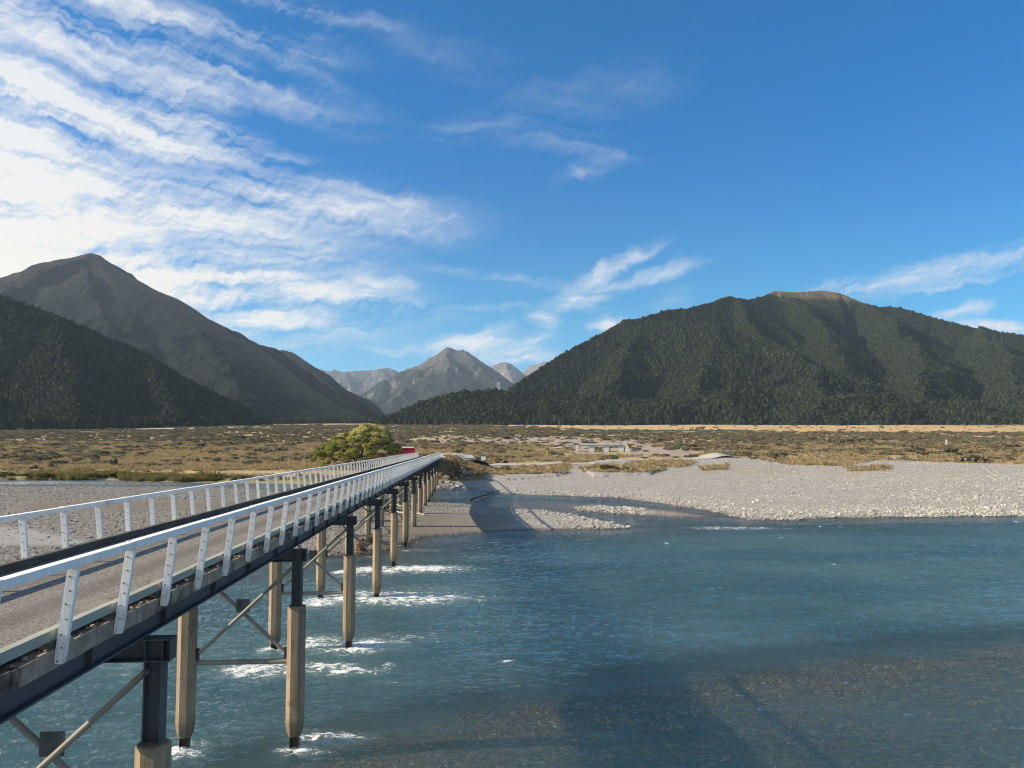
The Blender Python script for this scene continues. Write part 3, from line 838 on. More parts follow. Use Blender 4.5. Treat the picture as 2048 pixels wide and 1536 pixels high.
M_FOREST_R = mat_forest('beech_forest_right', (0.012, 0.020, 0.010), (0.026, 0.034, 0.018), alt_z=(548, 575, 60), alt_c=((0.17, 0.13, 0.07), (0.10, 0.07, 0.05)))
M_FOREST_L = mat_forest('beech_forest_left', (0.010, 0.016, 0.007), (0.022, 0.028, 0.013))
M_FOREST_P = mat_forest('subalpine_peak', (0.005, 0.009, 0.006), (0.012, 0.015, 0.011), 0.10, alt_z=(480, 860, 350), alt_c=((0.024, 0.022, 0.019), (0.045, 0.041, 0.036)), tint=(0.019, 0.019, 0.014))
M_CENTRE = mat_rockpeak('rock_peak', 660.0, (0.105, 0.095, 0.082), (0.066, 0.062, 0.054), (0.012, 0.018, 0.012), (0.16, 0.15, 0.135))
M_RANGE = mat_rockpeak('far_range_rock', 330.0, (0.072, 0.066, 0.058), (0.048, 0.046, 0.04), (0.022, 0.027, 0.017), (0.15,0.14,0.125))

right_hill, R_DATA = hill_mesh('forested_hill', (740, 2600), (1250, 3900), [
    (((985, 809, 1850), (1010, 789, 1900), (1060, 751, 2000), (1130, 707, 2100), (1200, 670, 2200), (1290, 636, 2350), (1340, 621, 2450), (1380, 618, 2500), (1425, 606, 2600), (1455, 595, 2650), (1500, 602, 2800),
      (1530, 590, 2950), (1550, 581, 3050), (1590, 584, 3100), (1640, 580, 3150), (1680, 585, 3150), (1720, 602, 3100), (1750, 612, 3050), (1800, 616, 3000), (1860, 634, 2950), (1900, 644, 2900), (1960, 659, 2850), (2048, 671, 2800), (2250, 715, 2700), (2600, 760, 2600)), 0.79, 1.0, True),
    (((1240, 640, 2280), (1340, 648, 2200), (1446, 664, 2080), (1555, 702, 1930), (1630, 740, 1790), (1668, 812, 1600)), 0.76, 1.0, False),
    (((1552, 584, 3040), (1610, 620, 2750), (1650, 665, 2450), (1672, 705, 2250), (1690, 745, 2080)), 0.80, 1.0, False),
    (((1455, 592, 2650), (1500, 640, 2450), (1540, 672, 2300)), 0.95, 1.0, False),
    (((1740, 606, 3060), (1790, 650, 2700), (1830, 700, 2300), (1850, 760, 1950), (1860, 820, 1620)), 0.70, 1.0, False),
    (((1690, 770, 1900), (1720, 800, 1700), (1740, 830, 1500)), 0.42, 1.0, False),
    (((1960, 655, 2850), (2010, 710, 2350), (2060, 780, 1850), (2080, 825, 1560)), 0.66, 1.0, False),
    (((1290, 640, 2300), (1260, 700, 2050), (1230, 750, 1850), (1200, 785, 1700)), 0.66, 1.0, False),
    (((1446, 664, 2080), (1420, 730, 1830), (1400, 790, 1620)), 0.66, 1.0, False),
    (((770, 836, 1520), (800, 825, 1540), (850, 803, 1570), (910, 787, 1600), (1000, 782, 1640), (1060, 786, 1680), (1120, 792, 1720), (1250, 792, 1760)), 0.42, 1.0, True),
    (((1100, 800, 1600), (1400, 805, 1600), (1700, 815, 1560), (2100, 820, 1560), (2600, 825, 1560)), 0.42, 1.0, False),
    ], M_FOREST_R, 620, 300, seed=101, rough=42, rough_scale=300)

left_hill, L_DATA = hill_mesh('forested_spur', (-700, 560), (780, 2000), [
    (((-700, 420, 1350), (-250, 530, 1300), (0, 594, 1280), (50, 610, 1285), (100, 627, 1290), (200, 670, 1300), (250, 690, 1305), (300, 713, 1310), (380, 768, 1330), (450, 808, 1350), (520, 842, 1370)), 0.60, 1.0, True),
    (((100, 630, 1285), (130, 740, 1120), (150, 830, 960)), 0.62, 1.0, False),
    (((-150, 560, 1290), (-120, 700, 1080), (-100, 830, 900)), 0.62, 1.0, False),
    (((300, 715, 1310), (330, 790, 1180), (350, 840, 1080)), 0.55, 1.0, False),
    ], M_FOREST_L, 360, 220, seed=202, rough=14, rough_scale=220)

left_peak, P_DATA = hill_mesh('mountain', (-500, 790), (1650, 5200), [
    (((-500, 600, 3700), (-100, 585, 3600), (0, 561, 3550), (40, 553, 3540), (68, 541, 3520), (100, 533, 3510), (126, 525, 3500), (147, 513, 3500), (165, 509, 3500), (184, 504, 3500), (201, 511, 3490), (225, 529, 3460), (246, 544, 3430), (280, 562, 3380),
      (314, 581, 3320), (355, 597, 3250), (385, 615, 3190), (410, 633, 3130), (454, 660, 3030), (468, 673, 2990), (495, 680, 2930), (520, 696, 2850), (547, 716, 2760), (581, 743, 2640), (615, 770, 2520), (683, 812, 2320), (745, 838, 2150)), 0.66, 1.0, True),
    (((165, 520, 3480), (190, 620, 2950), (230, 700, 2500)), 0.66, 1.0, False),
    (((400, 660, 2900), (440, 740, 2350), (470, 810, 1950)), 0.62, 1.0, False),
    ], M_FOREST_P, 520, 260, seed=303, rough=62, rough_scale=300, k=160.0)

hill_mesh('hill', (430, 800), (2900, 5600), [
    (((430, 730, 4700), (520, 718, 4500), (547, 706, 4450), (565, 699, 4400), (585, 704, 4350), (603, 716, 4300), (620, 734, 4200), (640, 752, 4100), (660, 770, 4000), (700, 803, 3800), (742, 830, 3600)), 0.62, 1.0, True),
    ], M_FOREST_P, 200, 140, seed=404, rough=50, rough_scale=420)

hill_mesh('rocky_mountain', (560, 1250), (4800, 12500), [
    (((560, 850, 7300), (640, 835, 7400), (712, 802, 7600), (735, 782, 7700), (760, 762, 7800), (800, 743, 7900), (822, 735, 7950), (845, 727, 8000), (858, 716, 8000), (872, 710, 8000), (885, 700, 8000), (893, 694, 8000), (903, 695, 8000), (912, 700, 8000), (925, 699, 8020), (935, 703, 8050), (950, 713, 8100), (968, 726, 8150),
      (985, 736, 8200), (1003, 749, 8250), (1020, 763, 8300), (1040, 784, 8350), (1100, 830, 8500)), 0.66, 1.0, True),
    (((895, 697, 8000), (900, 745, 7300), (890, 790, 6500), (880, 820, 5900)), 0.64, 1.0, False),
    (((845, 728, 8000), (820, 780, 7100), (790, 815, 6500)), 0.62, 1.0, False),
    (((945, 712, 8080), (975, 755, 7500), (1000, 795, 6900)), 0.64, 1.0, False),
    (((770, 760, 7800), (740, 800, 7200), (720, 822, 6800)), 0.62, 1.0, False),
    ], M_CENTRE, 460, 260, seed=505, rough=170, rough_scale=800)

hill_mesh('mountain_range', (420, 1000), (9000, 17000), [
    (((420, 745, 13500), (560, 745, 13300), (622, 736, 13000), (640, 738, 13000), (655, 742, 13000), (670, 739, 12950), (690, 744, 12900), (710, 742, 12900), (740, 741, 12900), (758, 738, 12900), (775, 736, 12900), (790, 740, 12900), (800, 746, 12900), (830, 760, 12900), (900, 770, 13000), (1000, 770, 13000)), 0.70, 1.0, True),
    (((640, 738, 13000), (660, 790, 11000)), 0.7, 1.0, False), (((690, 744, 12900), (715, 795, 10800)), 0.7, 1.0, False), (((760, 738, 12900), (780, 790, 11000)), 0.7, 1.0, False),
    ], M_RANGE, 300, 160, seed=606, rough=240, rough_scale=900)

hill_mesh('mountain_range', (900, 1250), (8600, 17000), [
    (((940, 760, 11500), (970, 738, 11300), (985, 731, 11200), (1003, 724, 11000), (1012, 723, 11000), (1025, 729, 10950), (1040, 741, 10900), (1050, 750, 10900), (1080, 775, 10800)), 0.75, 1.0, True),
    (((1012, 724, 11000), (1020, 770, 10000)), 0.7, 1.0, False),
    (((1030, 752, 13500), (1048, 741, 13500), (1062, 731, 13400), (1075, 727, 13300), (1090, 722, 13200), (1130, 730, 13000), (1250, 750, 13000)), 0.75, 1.0, True),
    ], mat_rockpeak('pale_range_rock', 260.0, (0.16, 0.145, 0.13), (0.11, 0.10, 0.09), (0.03, 0.034, 0.022)), 220, 150, seed=707, rough=240, rough_scale=900)

# ------------------------------------------------------------------ the bridge
rot_z = -B_AZ
b0 = bridge_xy(0, 0)
bridge = bpy.data.objects.new('road_bridge', None)
COL.objects.link(bridge)
bridge.location = (b0[0], b0[1], 0)
bridge.rotation_euler = (0, 0, rot_z)
bridge['label'] = 'long narrow road bridge with white timber railings on concrete piles across the river'
bridge['category'] = 'bridge'
# local frame: x across (towards the camera +), y along, z up; lines parallel to the deck drop with B_SLOPE
def bz(off, s):
    return rail_z(s) + off
S0 = -24.0
def along(mb, u0, u1, z0, z1, s0, s1):
    """A straight member of rectangular section that follows the deck line."""
    V = []
    for s_ in (s0, s1):
        for (u_, z_) in ((u0, z0), (u1, z0), (u1, z1), (u0, z1)):
            V.append((u_, s_, bz(z_, s_)))
    mb.add(V, [(0, 1, 2, 3), (7, 6, 5, 4), (0, 4, 5, 1), (1, 5, 6, 2), (2, 6, 7, 3), (3, 7, 4, 0)])
RAIL_TOP = -1.555
DECK_Z = -2.72
SLAB_TOP, SLAB_BOT = -2.80, -3.06
# running surface: a slightly cambered strip between the kerbs
ns = 260
ss = np.linspace(S0, DECK_END, ns)
us = np.linspace(-1.98, 1.98, 13)
V, F = [], []
for s_ in ss:
    for u_ in us:
        V.append((u_, s_, bz(DECK_Z + 0.03 * (1 - (u_ / 1.98) ** 2), s_)))
for i in range(ns - 1):
    for k in range(12):
        a = i * 13 + k
        F.append((a, a + 1, a + 14, a + 13))
deck = link('deck', mesh_np('deck', np.array(V), np.array(F), M_DECK, True), bridge)
# slab with ragged, dirt-covered edges, in short precast pieces
mb = MB()
rr = random.Random(5)
s_ = S0
while s_ < DECK_END:
    e_ = min(s_ + 0.61, DECK_END)
    j = rr.uniform(-0.012, 0.012)
    along(mb, -2.16 + j, 2.16 + j, SLAB_BOT, SLAB_TOP + rr.uniform(-0.01, 0.012), s_ + 0.006, e_ - 0.006)
    s_ = e_
mb.link('slab', M_SLAB, bridge)
# loose dirt and chips lying on the slab edge outside the kerb
mb = MB()
for i in range(900):
    side = rr.choice((-1, 1, 1))
    s_ = rr.uniform(2, 90) if side > 0 else rr.uniform(2, 60)
    r_ = rr.uniform(0.012, 0.045)
    c = (side * rr.uniform(1.99, 2.14), s_, bz(SLAB_TOP + 0.012 + r_ * 0.3, s_))
    a = rr.uniform(0, 3)
    R = [[math.cos(a), -math.sin(a), 0], [math.sin(a), math.cos(a), 0], [0, 0, 1]]
    mb.box(c, (r_ * 2.2, r_ * 2, r_ * 1.1), R, taper=0.6)
dirt = mb.link('edge_dirt', M_SLAB, bridge)
dirt['kind'] = 'stuff'
# plate girders
for side in (-1, 1):
    mb = MB()
    u_ = side * 1.78
    along(mb, u_ - 0.14, u_ + 0.14, -3.10, -3.062, S0, DECK_END)
    along(mb, u_ - 0.012, u_ + 0.012, -3.50, -3.10, S0, DECK_END)
    along(mb, u_ - 0.14, u_ + 0.14, -3.53, -3.50, S0, DECK_END)
    s_ = S0 + 0.5
    while s_ < DECK_END:
        along(mb, u_ + side * 0.012, u_ + side * 0.11, -3.50, -3.10, s_, s_ + 0.014)
        s_ += 3.03
    mb.link('girder', M_GIRDER, bridge)

POST_STEP = 1.83
POSTS = np.arange(2.03 - POST_STEP * 8, DECK_END, POST_STEP)
POSTS = POSTS[:100]
BLOCK = [k for k in POSTS]
for side in (-1, 1):
    # timber kerb carried on short blocks
    mb = MB()
    s_ = POSTS[0]
    segs = list(POSTS) + [DECK_END]
    for i in range(0, len(segs) - 1, 2):
        e_ = segs[min(i + 2, len(segs) - 1)]
        j = rr.uniform(-0.008, 0.008)
        along(mb, side * 2.06 - 0.065 + j, side * 2.06 + 0.065 + j, -2.68 if side > 0 else -2.785, -2.535 + rr.uniform(-0.006, 0.006), segs[i] + 0.005, e_ - 0.005)
    kerb = mb.link('kerb_rail', M_KERB if side > 0 else M_KERBSHADE_BLOCK, bridge)  # far kerb: shade of its inner face is put into the colour
    mb = MB()
    for k in BLOCK:
        along(mb, side * 2.06 - 0.06, side * 2.06 + 0.10, SLAB_TOP + 0.013, -2.683, k - 0.17, k + 0.06)
    mb.link('kerb_blocks', M_KERBSHADE_BLOCK, kerb)['kind'] = 'stuff'
    # railing: top rail + leaning posts
    mb = MB()
    ur = side * 2.37
    n_seg = 0
    for i in range(0, len(segs) - 1, 2):
        e_ = segs[min(i + 2, len(segs) - 1)]
        j = rr.uniform(-0.010, 0.010)
        along(mb, ur - 0.075 + j, ur + 0.075 + j, RAIL_TOP - 0.115, RAIL_TOP + rr.uniform(-0.006, 0.006), segs[i] + 0.004, e_ - 0.004)
        along(mb, ur - 0.083 + j, ur + 0.083 + j, RAIL_TOP - 0.122, RAIL_TOP + 0.008, segs[i] - 0.03, segs[i] + 0.03)
    railing = mb.link('railing', M_WHITE, bridge)
    # post meshes: three slightly different ones shared by all
    metas = []
    for v_ in range(3):
        mp_ = MB()
        lean = 0.155 + (v_ - 1) * 0.012
        L = 1.31 + (v_ - 1) * 0.03
        w_, t_ = 0.068, 0.042
        rings = []
        for (z_, k_) in ((-L, 0.80), (-L + 0.10, 1.0), (-0.70, 1.0), (0.0, 1.0)):
            x_ = side * (-lean * (-z_) / 1.45)
            rings.append([(x_ - t_, -w_ * k_, z_), (x_ + t_, -w_ * k_, z_), (x_ + t_, w_ * k_, z_), (x_ - t_, w_ * k_, z_)])
        # post is broad along the view from the deck: swap so that the wide face looks along the bridge
        rings = [[(sum(p_[0] for p_ in r_) / 4 + (p_[1]), (p_[0] - sum(q_[0] for q_ in r_) / 4), p_[2]) for p_ in r_] for r_ in rings]
        rings = [[r_[0], r_[3], r_[2], r_[1]] for r_ in rings]
        mp_.loft(rings)
        n_face = sum(len(v) for v in mp_.F.values())
        mb2 = mp_
        for q in range(7):
            z_ = -0.14 - q * 0.19 + rr.uniform(-0.02, 0.02)
            x_ = side * (-lean * (-z_) / 1.45) + (0.012 if q % 2 else -0.02)
            mb2.box((x_, -t_ - 0.004, z_), (0.020, 0.014, 0.020))
        pm = mp_.mesh('post', M_WHITE)
        pm.materials.append(M_BOLT)
        for f_ in list(pm.polygons)[n_face:]:
            f_.material_index = 1
        metas.append(pm)
    for i, k in enumerate(POSTS):
        pm = metas[i % 3 if i % 7 else (i // 7) % 3]
        o = link('post', pm, railing)
        o.location = (ur, k, bz(RAIL_TOP - 0.124, k))
        o.rotation_euler = (rr.uniform(-0.012, 0.012), rr.uniform(-0.008, 0.008), rr.uniform(-0.03, 0.03))

# ------- piers
def octagon(cx, cy, r, z, c=0.4142):
    a = r; b = r * c
    return [(cx + x_, cy + y_, z) for x_, y_ in ((a, -b), (a, b), (b, a), (-b, a), (-a, b), (-a, -b), (-b, -a), (b, -a))]

PIERS = [14.9 + 12.1 * k for k in range(-2, 13)]
UPR, UPL = 2.1, -1.5
UM, UP = (UPR + UPL) / 2, (UPR - UPL) / 2      # the pairs of piles stand a little to one side of the deck
cos_b = bridge_xy
for pi, s_ in enumerate(PIERS):
    zc = bz(0, s_)
    # cap: a rolled I-beam across under the girders
    mb = MB()
    c_top, c_bot = -3.545, -3.95
    mb.box((UM, s_, zc + c_top - 0.012), (2 * UP + 0.62, 0.34, 0.024))
    mb.box((UM, s_, zc + (c_top + c_bot) / 2), (2 * UP + 0.60, 0.022, c_top - c_bot - 0.050))
    mb.box((UM, s_, zc + c_bot + 0.012), (2 * UP + 0.60, 0.34, 0.024))
    for u_ in (-UP - 0.16, -UP + 0.16, UP - 0.16, UP + 0.16, -UP - 0.30, UP + 0.30):
        mb.box((UM + u_, s_, zc + (c_top + c_bot) / 2), (0.018, 0.30, c_top - c_bot - 0.052))
    pier = mb.link('pier', M_STEEL, bridge)
    for side in (-1, 1):
        u_ = UM + side * UP
        # steel H column between cap and concrete
        mb = MB()
        z1, z0 = zc + c_bot - 0.003, zc - 5.47
        for dx in (-0.15, 0.15):
            mb.box((u_ + dx, s_, (z0 + z1) / 2), (0.022, 0.31, z1 - z0))
        mb.box((u_, s_, (z0 + z1) / 2), (0.27, 0.018, z1 - z0))
        mb.link('column', M_STEEL, pier)
        # octagonal concrete pile with a tapered foot
        gxy = bridge_xy(u_, s_)
        gz_ = float(ground_z(gxy[0], gxy[1])[0])
        rough_ = rr.uniform(-0.08, 0.12)
        zt = zc - 5.43
        foot = 0.40 + rough_
        mb = MB()
        r_ = 0.285
        if gz_ < 0:
            rings = [octagon(u_, s_, 0.19, foot), octagon(u_, s_, 0.25, foot + 0.14), octagon(u_, s_, r_, foot + 0.46)]
        else:
            rings = [octagon(u_, s_, r_, gz_ - 0.8)]
        nz = 6
        for q in range(1, nz + 1):
            zz = rings[-1][0][2]
            rings.append(octagon(u_, s_, r_, zz + (zt - 0.03 - zz) * q / nz))
        rings.append(octagon(u_, s_, r_ - 0.03, zt))
        pile = mb.loft(rings).link('pile', M_PILE, pier)
        if gz_ < 0:
            mb = MB()
            zb = -2.6
            for dx in (-0.13, 0.13):
                mb.box((u_ + dx, s_, (zb + foot + 0.12) / 2), (0.02, 0.25, foot + 0.12 - zb))
            mb.box((u_, s_, (zb + foot + 0.12) / 2), (0.24, 0.018, foot + 0.12 - zb))
            mb.link('pile_tip', M_RUST, pier)
    # tube bracing
    zt, zb_, zh = zc - 4.12, zc - 6.95, zc - 7.28
    for sg in (-1, 1):
        mb = MB()
        mb.tube([(UM + sg * (UP - 0.13), s_ - 0.05 * sg, zt), (UM - sg * (UP - 0.42), s_ - 0.05 * sg, zb_)], 0.062, 12)
        mb.link('diagonal_brace', M_PIPE, pier, smooth=False)
        mb = MB()
        mb.box((UM + sg * (UP - 0.345), s_, zc - 7.05), (0.12, 0.03, 0.50))
        mb.link('gusset_plate', M_STEEL, pier)
    mb = MB()
    mb.box((UM, s_, zc - 5.42), (0.44, 0.022, 0.44))
    mb.link('gusset_plate', M_STEEL, pier)
    mb = MB()
    mb.tube([(UM - UP + 0.26, s_, zh), (UM + UP - 0.26, s_, zh)], 0.085, 14)
    for u_ in (UM - UP + 0.30, UM + UP - 0.30):
        mb.tube([(u_ - 0.02, s_, zh), (u_ + 0.02, s_, zh)], 0.12, 14)
    mb.link('cross_brace', M_PIPE, pier)
# abutment seat
zc = bz(0, DECK_END)
mb = MB()
mb.box((0, DECK_END + 0.45, zc - 4.4), (5.2, 0.9, 1.7))
mb.box((0, DECK_END + 0.75, zc - 3.12), (4.9, 0.5, 0.78))
mb.box((2.55, DECK_END + 1.8, zc - 3.6), (0.3, 2.7, 1.7))
mb.box((-2.55, DECK_END + 1.8, zc - 3.6), (0.3, 2.7, 1.7))
mb.link('abutment', M_PILE, bridge)

# ------------------------------------------------------------------ instancing for uncountable ground cover
HIDDEN = {}
def instancer(name, pts, scl, rot, protos, label=None, kind='stuff'):
    me = bpy.data.meshes.new(name)
    me.vertices.add(len(pts))
    me.vertices.foreach_set('co', np.asarray(pts, dtype=np.float32).ravel())
    add_attr(me, 'scl', scl, 'FLOAT_VECTOR')
    add_attr(me, 'rot', rot, 'FLOAT_VECTOR')
    add_attr(me, 'idx', RNG.integers(0, len(protos), len(pts)), 'INT')
    c = bpy.data.collections.new(name + '_kinds')
    for q in protos:
        c.objects.link(q)
    ng = bpy.data.node_groups.new(name, 'GeometryNodeTree')
    ng.interface.new_socket('Geometry', in_out='INPUT', socket_type='NodeSocketGeometry')
    ng.interface.new_socket('Geometry', in_out='OUTPUT', socket_type='NodeSocketGeometry')
    gi = ng.nodes.new('NodeGroupInput'); go = ng.nodes.new('NodeGroupOutput')
    ins = ng.nodes.new('GeometryNodeInstanceOnPoints')
    ci = ng.nodes.new('GeometryNodeCollectionInfo')
    ci.inputs['Collection'].default_value = c
    ci.inputs['Separate Children'].default_value = True
    ci.inputs['Reset Children'].default_value = True
    def na(n_, t_):
        nd = ng.nodes.new('GeometryNodeInputNamedAttribute')
        nd.data_type = t_
        nd.inputs['Name'].default_value = n_
        return [o_ for o_ in nd.outputs if o_.enabled and o_.name == 'Attribute'][0]
    ng.links.new(gi.outputs[0], ins.inputs['Points'])
    ng.links.new(ci.outputs[0], ins.inputs['Instance'])
    ins.inputs['Pick Instance'].default_value = True
    ng.links.new(na('idx', 'INT'), ins.inputs['Instance Index'])
    ng.links.new(na('rot', 'FLOAT_VECTOR'), ins.inputs['Rotation'])
    ng.links.new(na('scl', 'FLOAT_VECTOR'), ins.inputs['Scale'])
    ng.links.new(ins.outputs[0], go.inputs[0])
    o = link(name, me, label=label, kind=kind)
    md = o.modifiers.new('scatter', 'NODES')
    md.node_group = ng
    return o

def ico(sub=1):
    import bmesh
    bm = bmesh.new()
    bmesh.ops.create_icosphere(bm, subdivisions=sub, radius=1.0)
    V = np.array([v.co[:] for v in bm.verts]); F = np.array([[v.index for v in f.verts] for f in bm.faces])
    bm.free()
    return V, F

def leaf_cloud(centers, normals_bias, size, rng, aspect=1.6, up=0.3):
    """Small leaf quads scattered at the given points."""
    n = len(centers)
    a = rng.normal(size=(n, 3)); a /= np.linalg.norm(a, axis=1, keepdims=True)
    b = np.cross(a, rng.normal(size=(n, 3)) + np.asarray(normals_bias)); b /= np.linalg.norm(b, axis=1, keepdims=True) + 1e-9
    s = size * rng.uniform(0.6, 1.3, (n, 1))
    V = np.stack([centers - a * s * aspect * 0.5, centers + b * s * 0.5, centers + a * s * aspect * 0.5, centers - b * s * 0.5], 1).reshape(-1, 3)
    F = np.arange(4 * n).reshape(-1, 4)
    return V, F

def mat_leaf(name, c1, c2, c3, vary=0.6, trans=0.25, scale=1.2):
    m, nt = material(name)
    oi = nt.n('ShaderNodeObjectInfo')
    p = geopos(nt)
    isl = nt.n('ShaderNodeNewGeometry').outputs['Random Per Island']
    n = nt.noise(p, scale, 3, 0.6)
    col = nt.mix(oi.outputs['Random'], c1, c2)
    col = nt.mix(nt.m('MULTIPLY', isl, vary), col, c3)
    col = nt.mix(nt.mr(n, 0.4, 0.7, 0, 0.4), col, c1)
    d = pbsdf(nt, col, 0.8, spec=0.12)
    t = nt.n('ShaderNodeBsdfTranslucent', {'Color': col}).outputs[0]
    finish(nt, nt.n('ShaderNodeMixShader', {0: trans, 1: d, 2: t}).outputs[0])
    return m

M_BARK = mat_worn('bark', (0.11, 0.085, 0.06), (0.07, 0.055, 0.04), (0.15, 0.125, 0.095), 6, 0.95, 0.6, 0.02, (1, 1, 0.3))
M_DRIFT = mat_worn('driftwood', (0.36, 0.31, 0.26), (0.24, 0.20, 0.165), (0.45, 0.41, 0.36), 4, 0.9, 0.4, 0.01, (1, 1, 1))
M_DRIFTDK = mat_worn('wet_driftwood', (0.12, 0.095, 0.075), (0.07, 0.055, 0.045), (0.20, 0.16, 0.13), 4, 0.8, 0.4, 0.01)
M_ROOT = mat_worn('root_wood', (0.22, 0.125, 0.07), (0.13, 0.075, 0.045), (0.30, 0.20, 0.13), 3, 0.95, 0.6, 0.03)
M_ROCK = mat_worn('boulder_rock', (0.19, 0.175, 0.15), (0.12, 0.11, 0.095), (0.27, 0.25, 0.22), 1.4, 0.95, 0.7, 0.05)
M_ROCKRED = mat_worn('reddish_rock', (0.14, 0.09, 0.075), (0.10, 0.068, 0.058), (0.18, 0.135, 0.115), 1.4, 0.95, 0.7, 0.05)

# ---- trees of the forested hills
M_TREE = mat_leaf('beech_canopy', (0.013, 0.021, 0.011), (0.044, 0.054, 0.030), (0.070, 0.068, 0.036), 0.0, 0.0, 0.3)
tree_protos = []
for q in range(5):
    V, F = ico(2)
    rng = np.random.default_rng(40 + q)
    off = rng.uniform(-50, 50, 2)
    d = 1 + 0.30 * fbm(V[:, 0] * 1.7 + off[0] + V[:, 2] * 1.3, V[:, 1] * 1.7 + off[1] - V[:, 2] * 1.1, 3, 900 + q) + 0.16 * perlin(V[:, 0] * 5 + V[:, 2] * 3, V[:, 1] * 5 - V[:, 2] * 4, q)
    V = V * d[:, None] + rng.normal(size=V.shape) * 0.035
    V = V * np.array([0.5, 0.5, 0.46 + 0.05 * q])
    V[:, 2] += 0.42
    # ragged leaves on the shell
    c = V[rng.integers(0, len(V), 160)] * 1.04
    LV, LF = leaf_cloud(c, (0, 0, 0), 0.16, rng)
    me = mesh_np('canopy_tree', np.concatenate([V, LV]), [F, LF + len(V)], M_TREE, False)
    tree_protos.append(bpy.data.objects.new('canopy_tree', me))

def forest(name, data, spacing, zmax, dmax, size, extra=None, label=None):
    x, y, hz, th, dd, low, rg = data
    # jittered grid over the hill's extent, heights by interpolation in (theta, depth)
    x0, x1, y0, y1 = x.min(), x.max(), dd[0], min(dd[-1], dmax)
    nx, ny = int((x1 - x0) / spacing), int((y1 - y0) / spacing)
    X = (np.arange(nx)[None] + RNG.uniform(0.05, 0.95, (ny, nx))) * spacing + x0
    Y = (np.arange(ny)[:, None] + RNG.uniform(0.05, 0.95, (ny, nx))) * spacing + y0
    X, Y = X.ravel(), Y.ravel()
    t = np.arctan2(X, Y)
    ok = (t > th[0]) & (t < th[-1])
    X, Y, t = X[ok], Y[ok], t[ok]
    fi = (t - th[0]) / (th[-1] - th[0]) * (len(th) - 1)
    fj = np.interp(Y, dd, np.arange(len(dd)))
    i0 = np.clip(fi.astype(int), 0, len(th) - 2); j0 = np.clip(fj.astype(int), 0, len(dd) - 2)
    a, b = fi - i0, fj - j0
    Z = hz[j0, i0] * (1 - a) * (1 - b) + hz[j0, i0 + 1] * a * (1 - b) + hz[j0 + 1, i0] * (1 - a) * b + hz[j0 + 1, i0 + 1] * a * b
    isl = low[j0, i0] | low[j0 + 1, i0 + 1]
    ok = (~isl) & (Z < zmax + fbm(X / 60, Y / 60, 3, 5) * 40)
    # keep what can face the camera: drop ground that rises away behind a crest
    g = hz[np.clip(j0 + 1, 0, len(dd) - 1), i0] - hz[j0, i0]
    step = dd[np.clip(j0 + 1, 0, len(dd) - 1)] - dd[j0]
    ok &= (g / step) > -0.22
    pxx = 1024 + F_PX * X / Y
    ok &= (pxx > -120) & (pxx < 2170)
    X, Y, Z = X[ok], Y[ok], Z[ok]
    n = len(X)
    s = size * RNG.lognormal(0, 0.22, n)
    scl = np.stack([s * RNG.uniform(0.85, 1.2, n), s * RNG.uniform(0.85, 1.2, n), s * RNG.uniform(0.8, 1.3, n)], 1)
    rot = np.stack([RNG.normal(0, 0.06, n), RNG.normal(0, 0.06, n), RNG.uniform(0, 6.28, n)], 1)
    print('forest', name, n)
    return instancer(name, np.stack([X, Y, Z - 0.8], 1), scl, rot, [o_.copy() for o_ in tree_protos], label=label)

forest('beech_forest', R_DATA, 4.6, 522, 3100, 5.3, label='dark beech forest covering the broad hill on the right')
forest('beech_forest', L_DATA, 4.3, 900, 1400, 4.7, label='dark beech forest covering the near spur on the left')
# edge of the forest along the foot of the right hill, and the scattered trees at the foot of the left one
ex, ey = [], []
for i in range(2600):
    px = RNG.uniform(768, 2120)
    dpt = np.interp(px, [768, 900, 1100, 1350, 1352, 1600, 2120], [1500, 1440, 1420, 1440, 1560, 1530, 1500]) + RNG.exponential(45)
    ex.append((px - 1024) / F_PX * dpt); ey.append(dpt)
for i in range(700):
    px = RNG.uniform(-60, 540)
    dpt = np.interp(px, [-60, 300, 540], [835, 990, 1330]) + RNG.exponential(35)
    ex.append((px - 1024) / F_PX * dpt); ey.append(dpt)
for i in range(700):
    px = RNG.uniform(540, 760)
    dpt = np.interp(px, [540, 760], [1750, 2050]) + RNG.exponential(90)
    ex.append((px - 1024) / F_PX * dpt); ey.append(dpt)
ex, ey = np.array(ex), np.array(ey)
ez = ground_z(ex, ey)
n = len(ex); s = 9.5 * RNG.lognormal(0, 0.18, n)
instancer('forest_edge', np.stack([ex, ey, ez - 0.5], 1), np.stack([s * 0.75, s * 0.75, s * RNG.uniform(1.0, 1.35, n)], 1),
          np.stack([0 * s, 0 * s, RNG.uniform(0, 6.28, n)], 1), [o_.copy() for o_ in tree_protos], label='even line of dark trees along the foot of the hills')

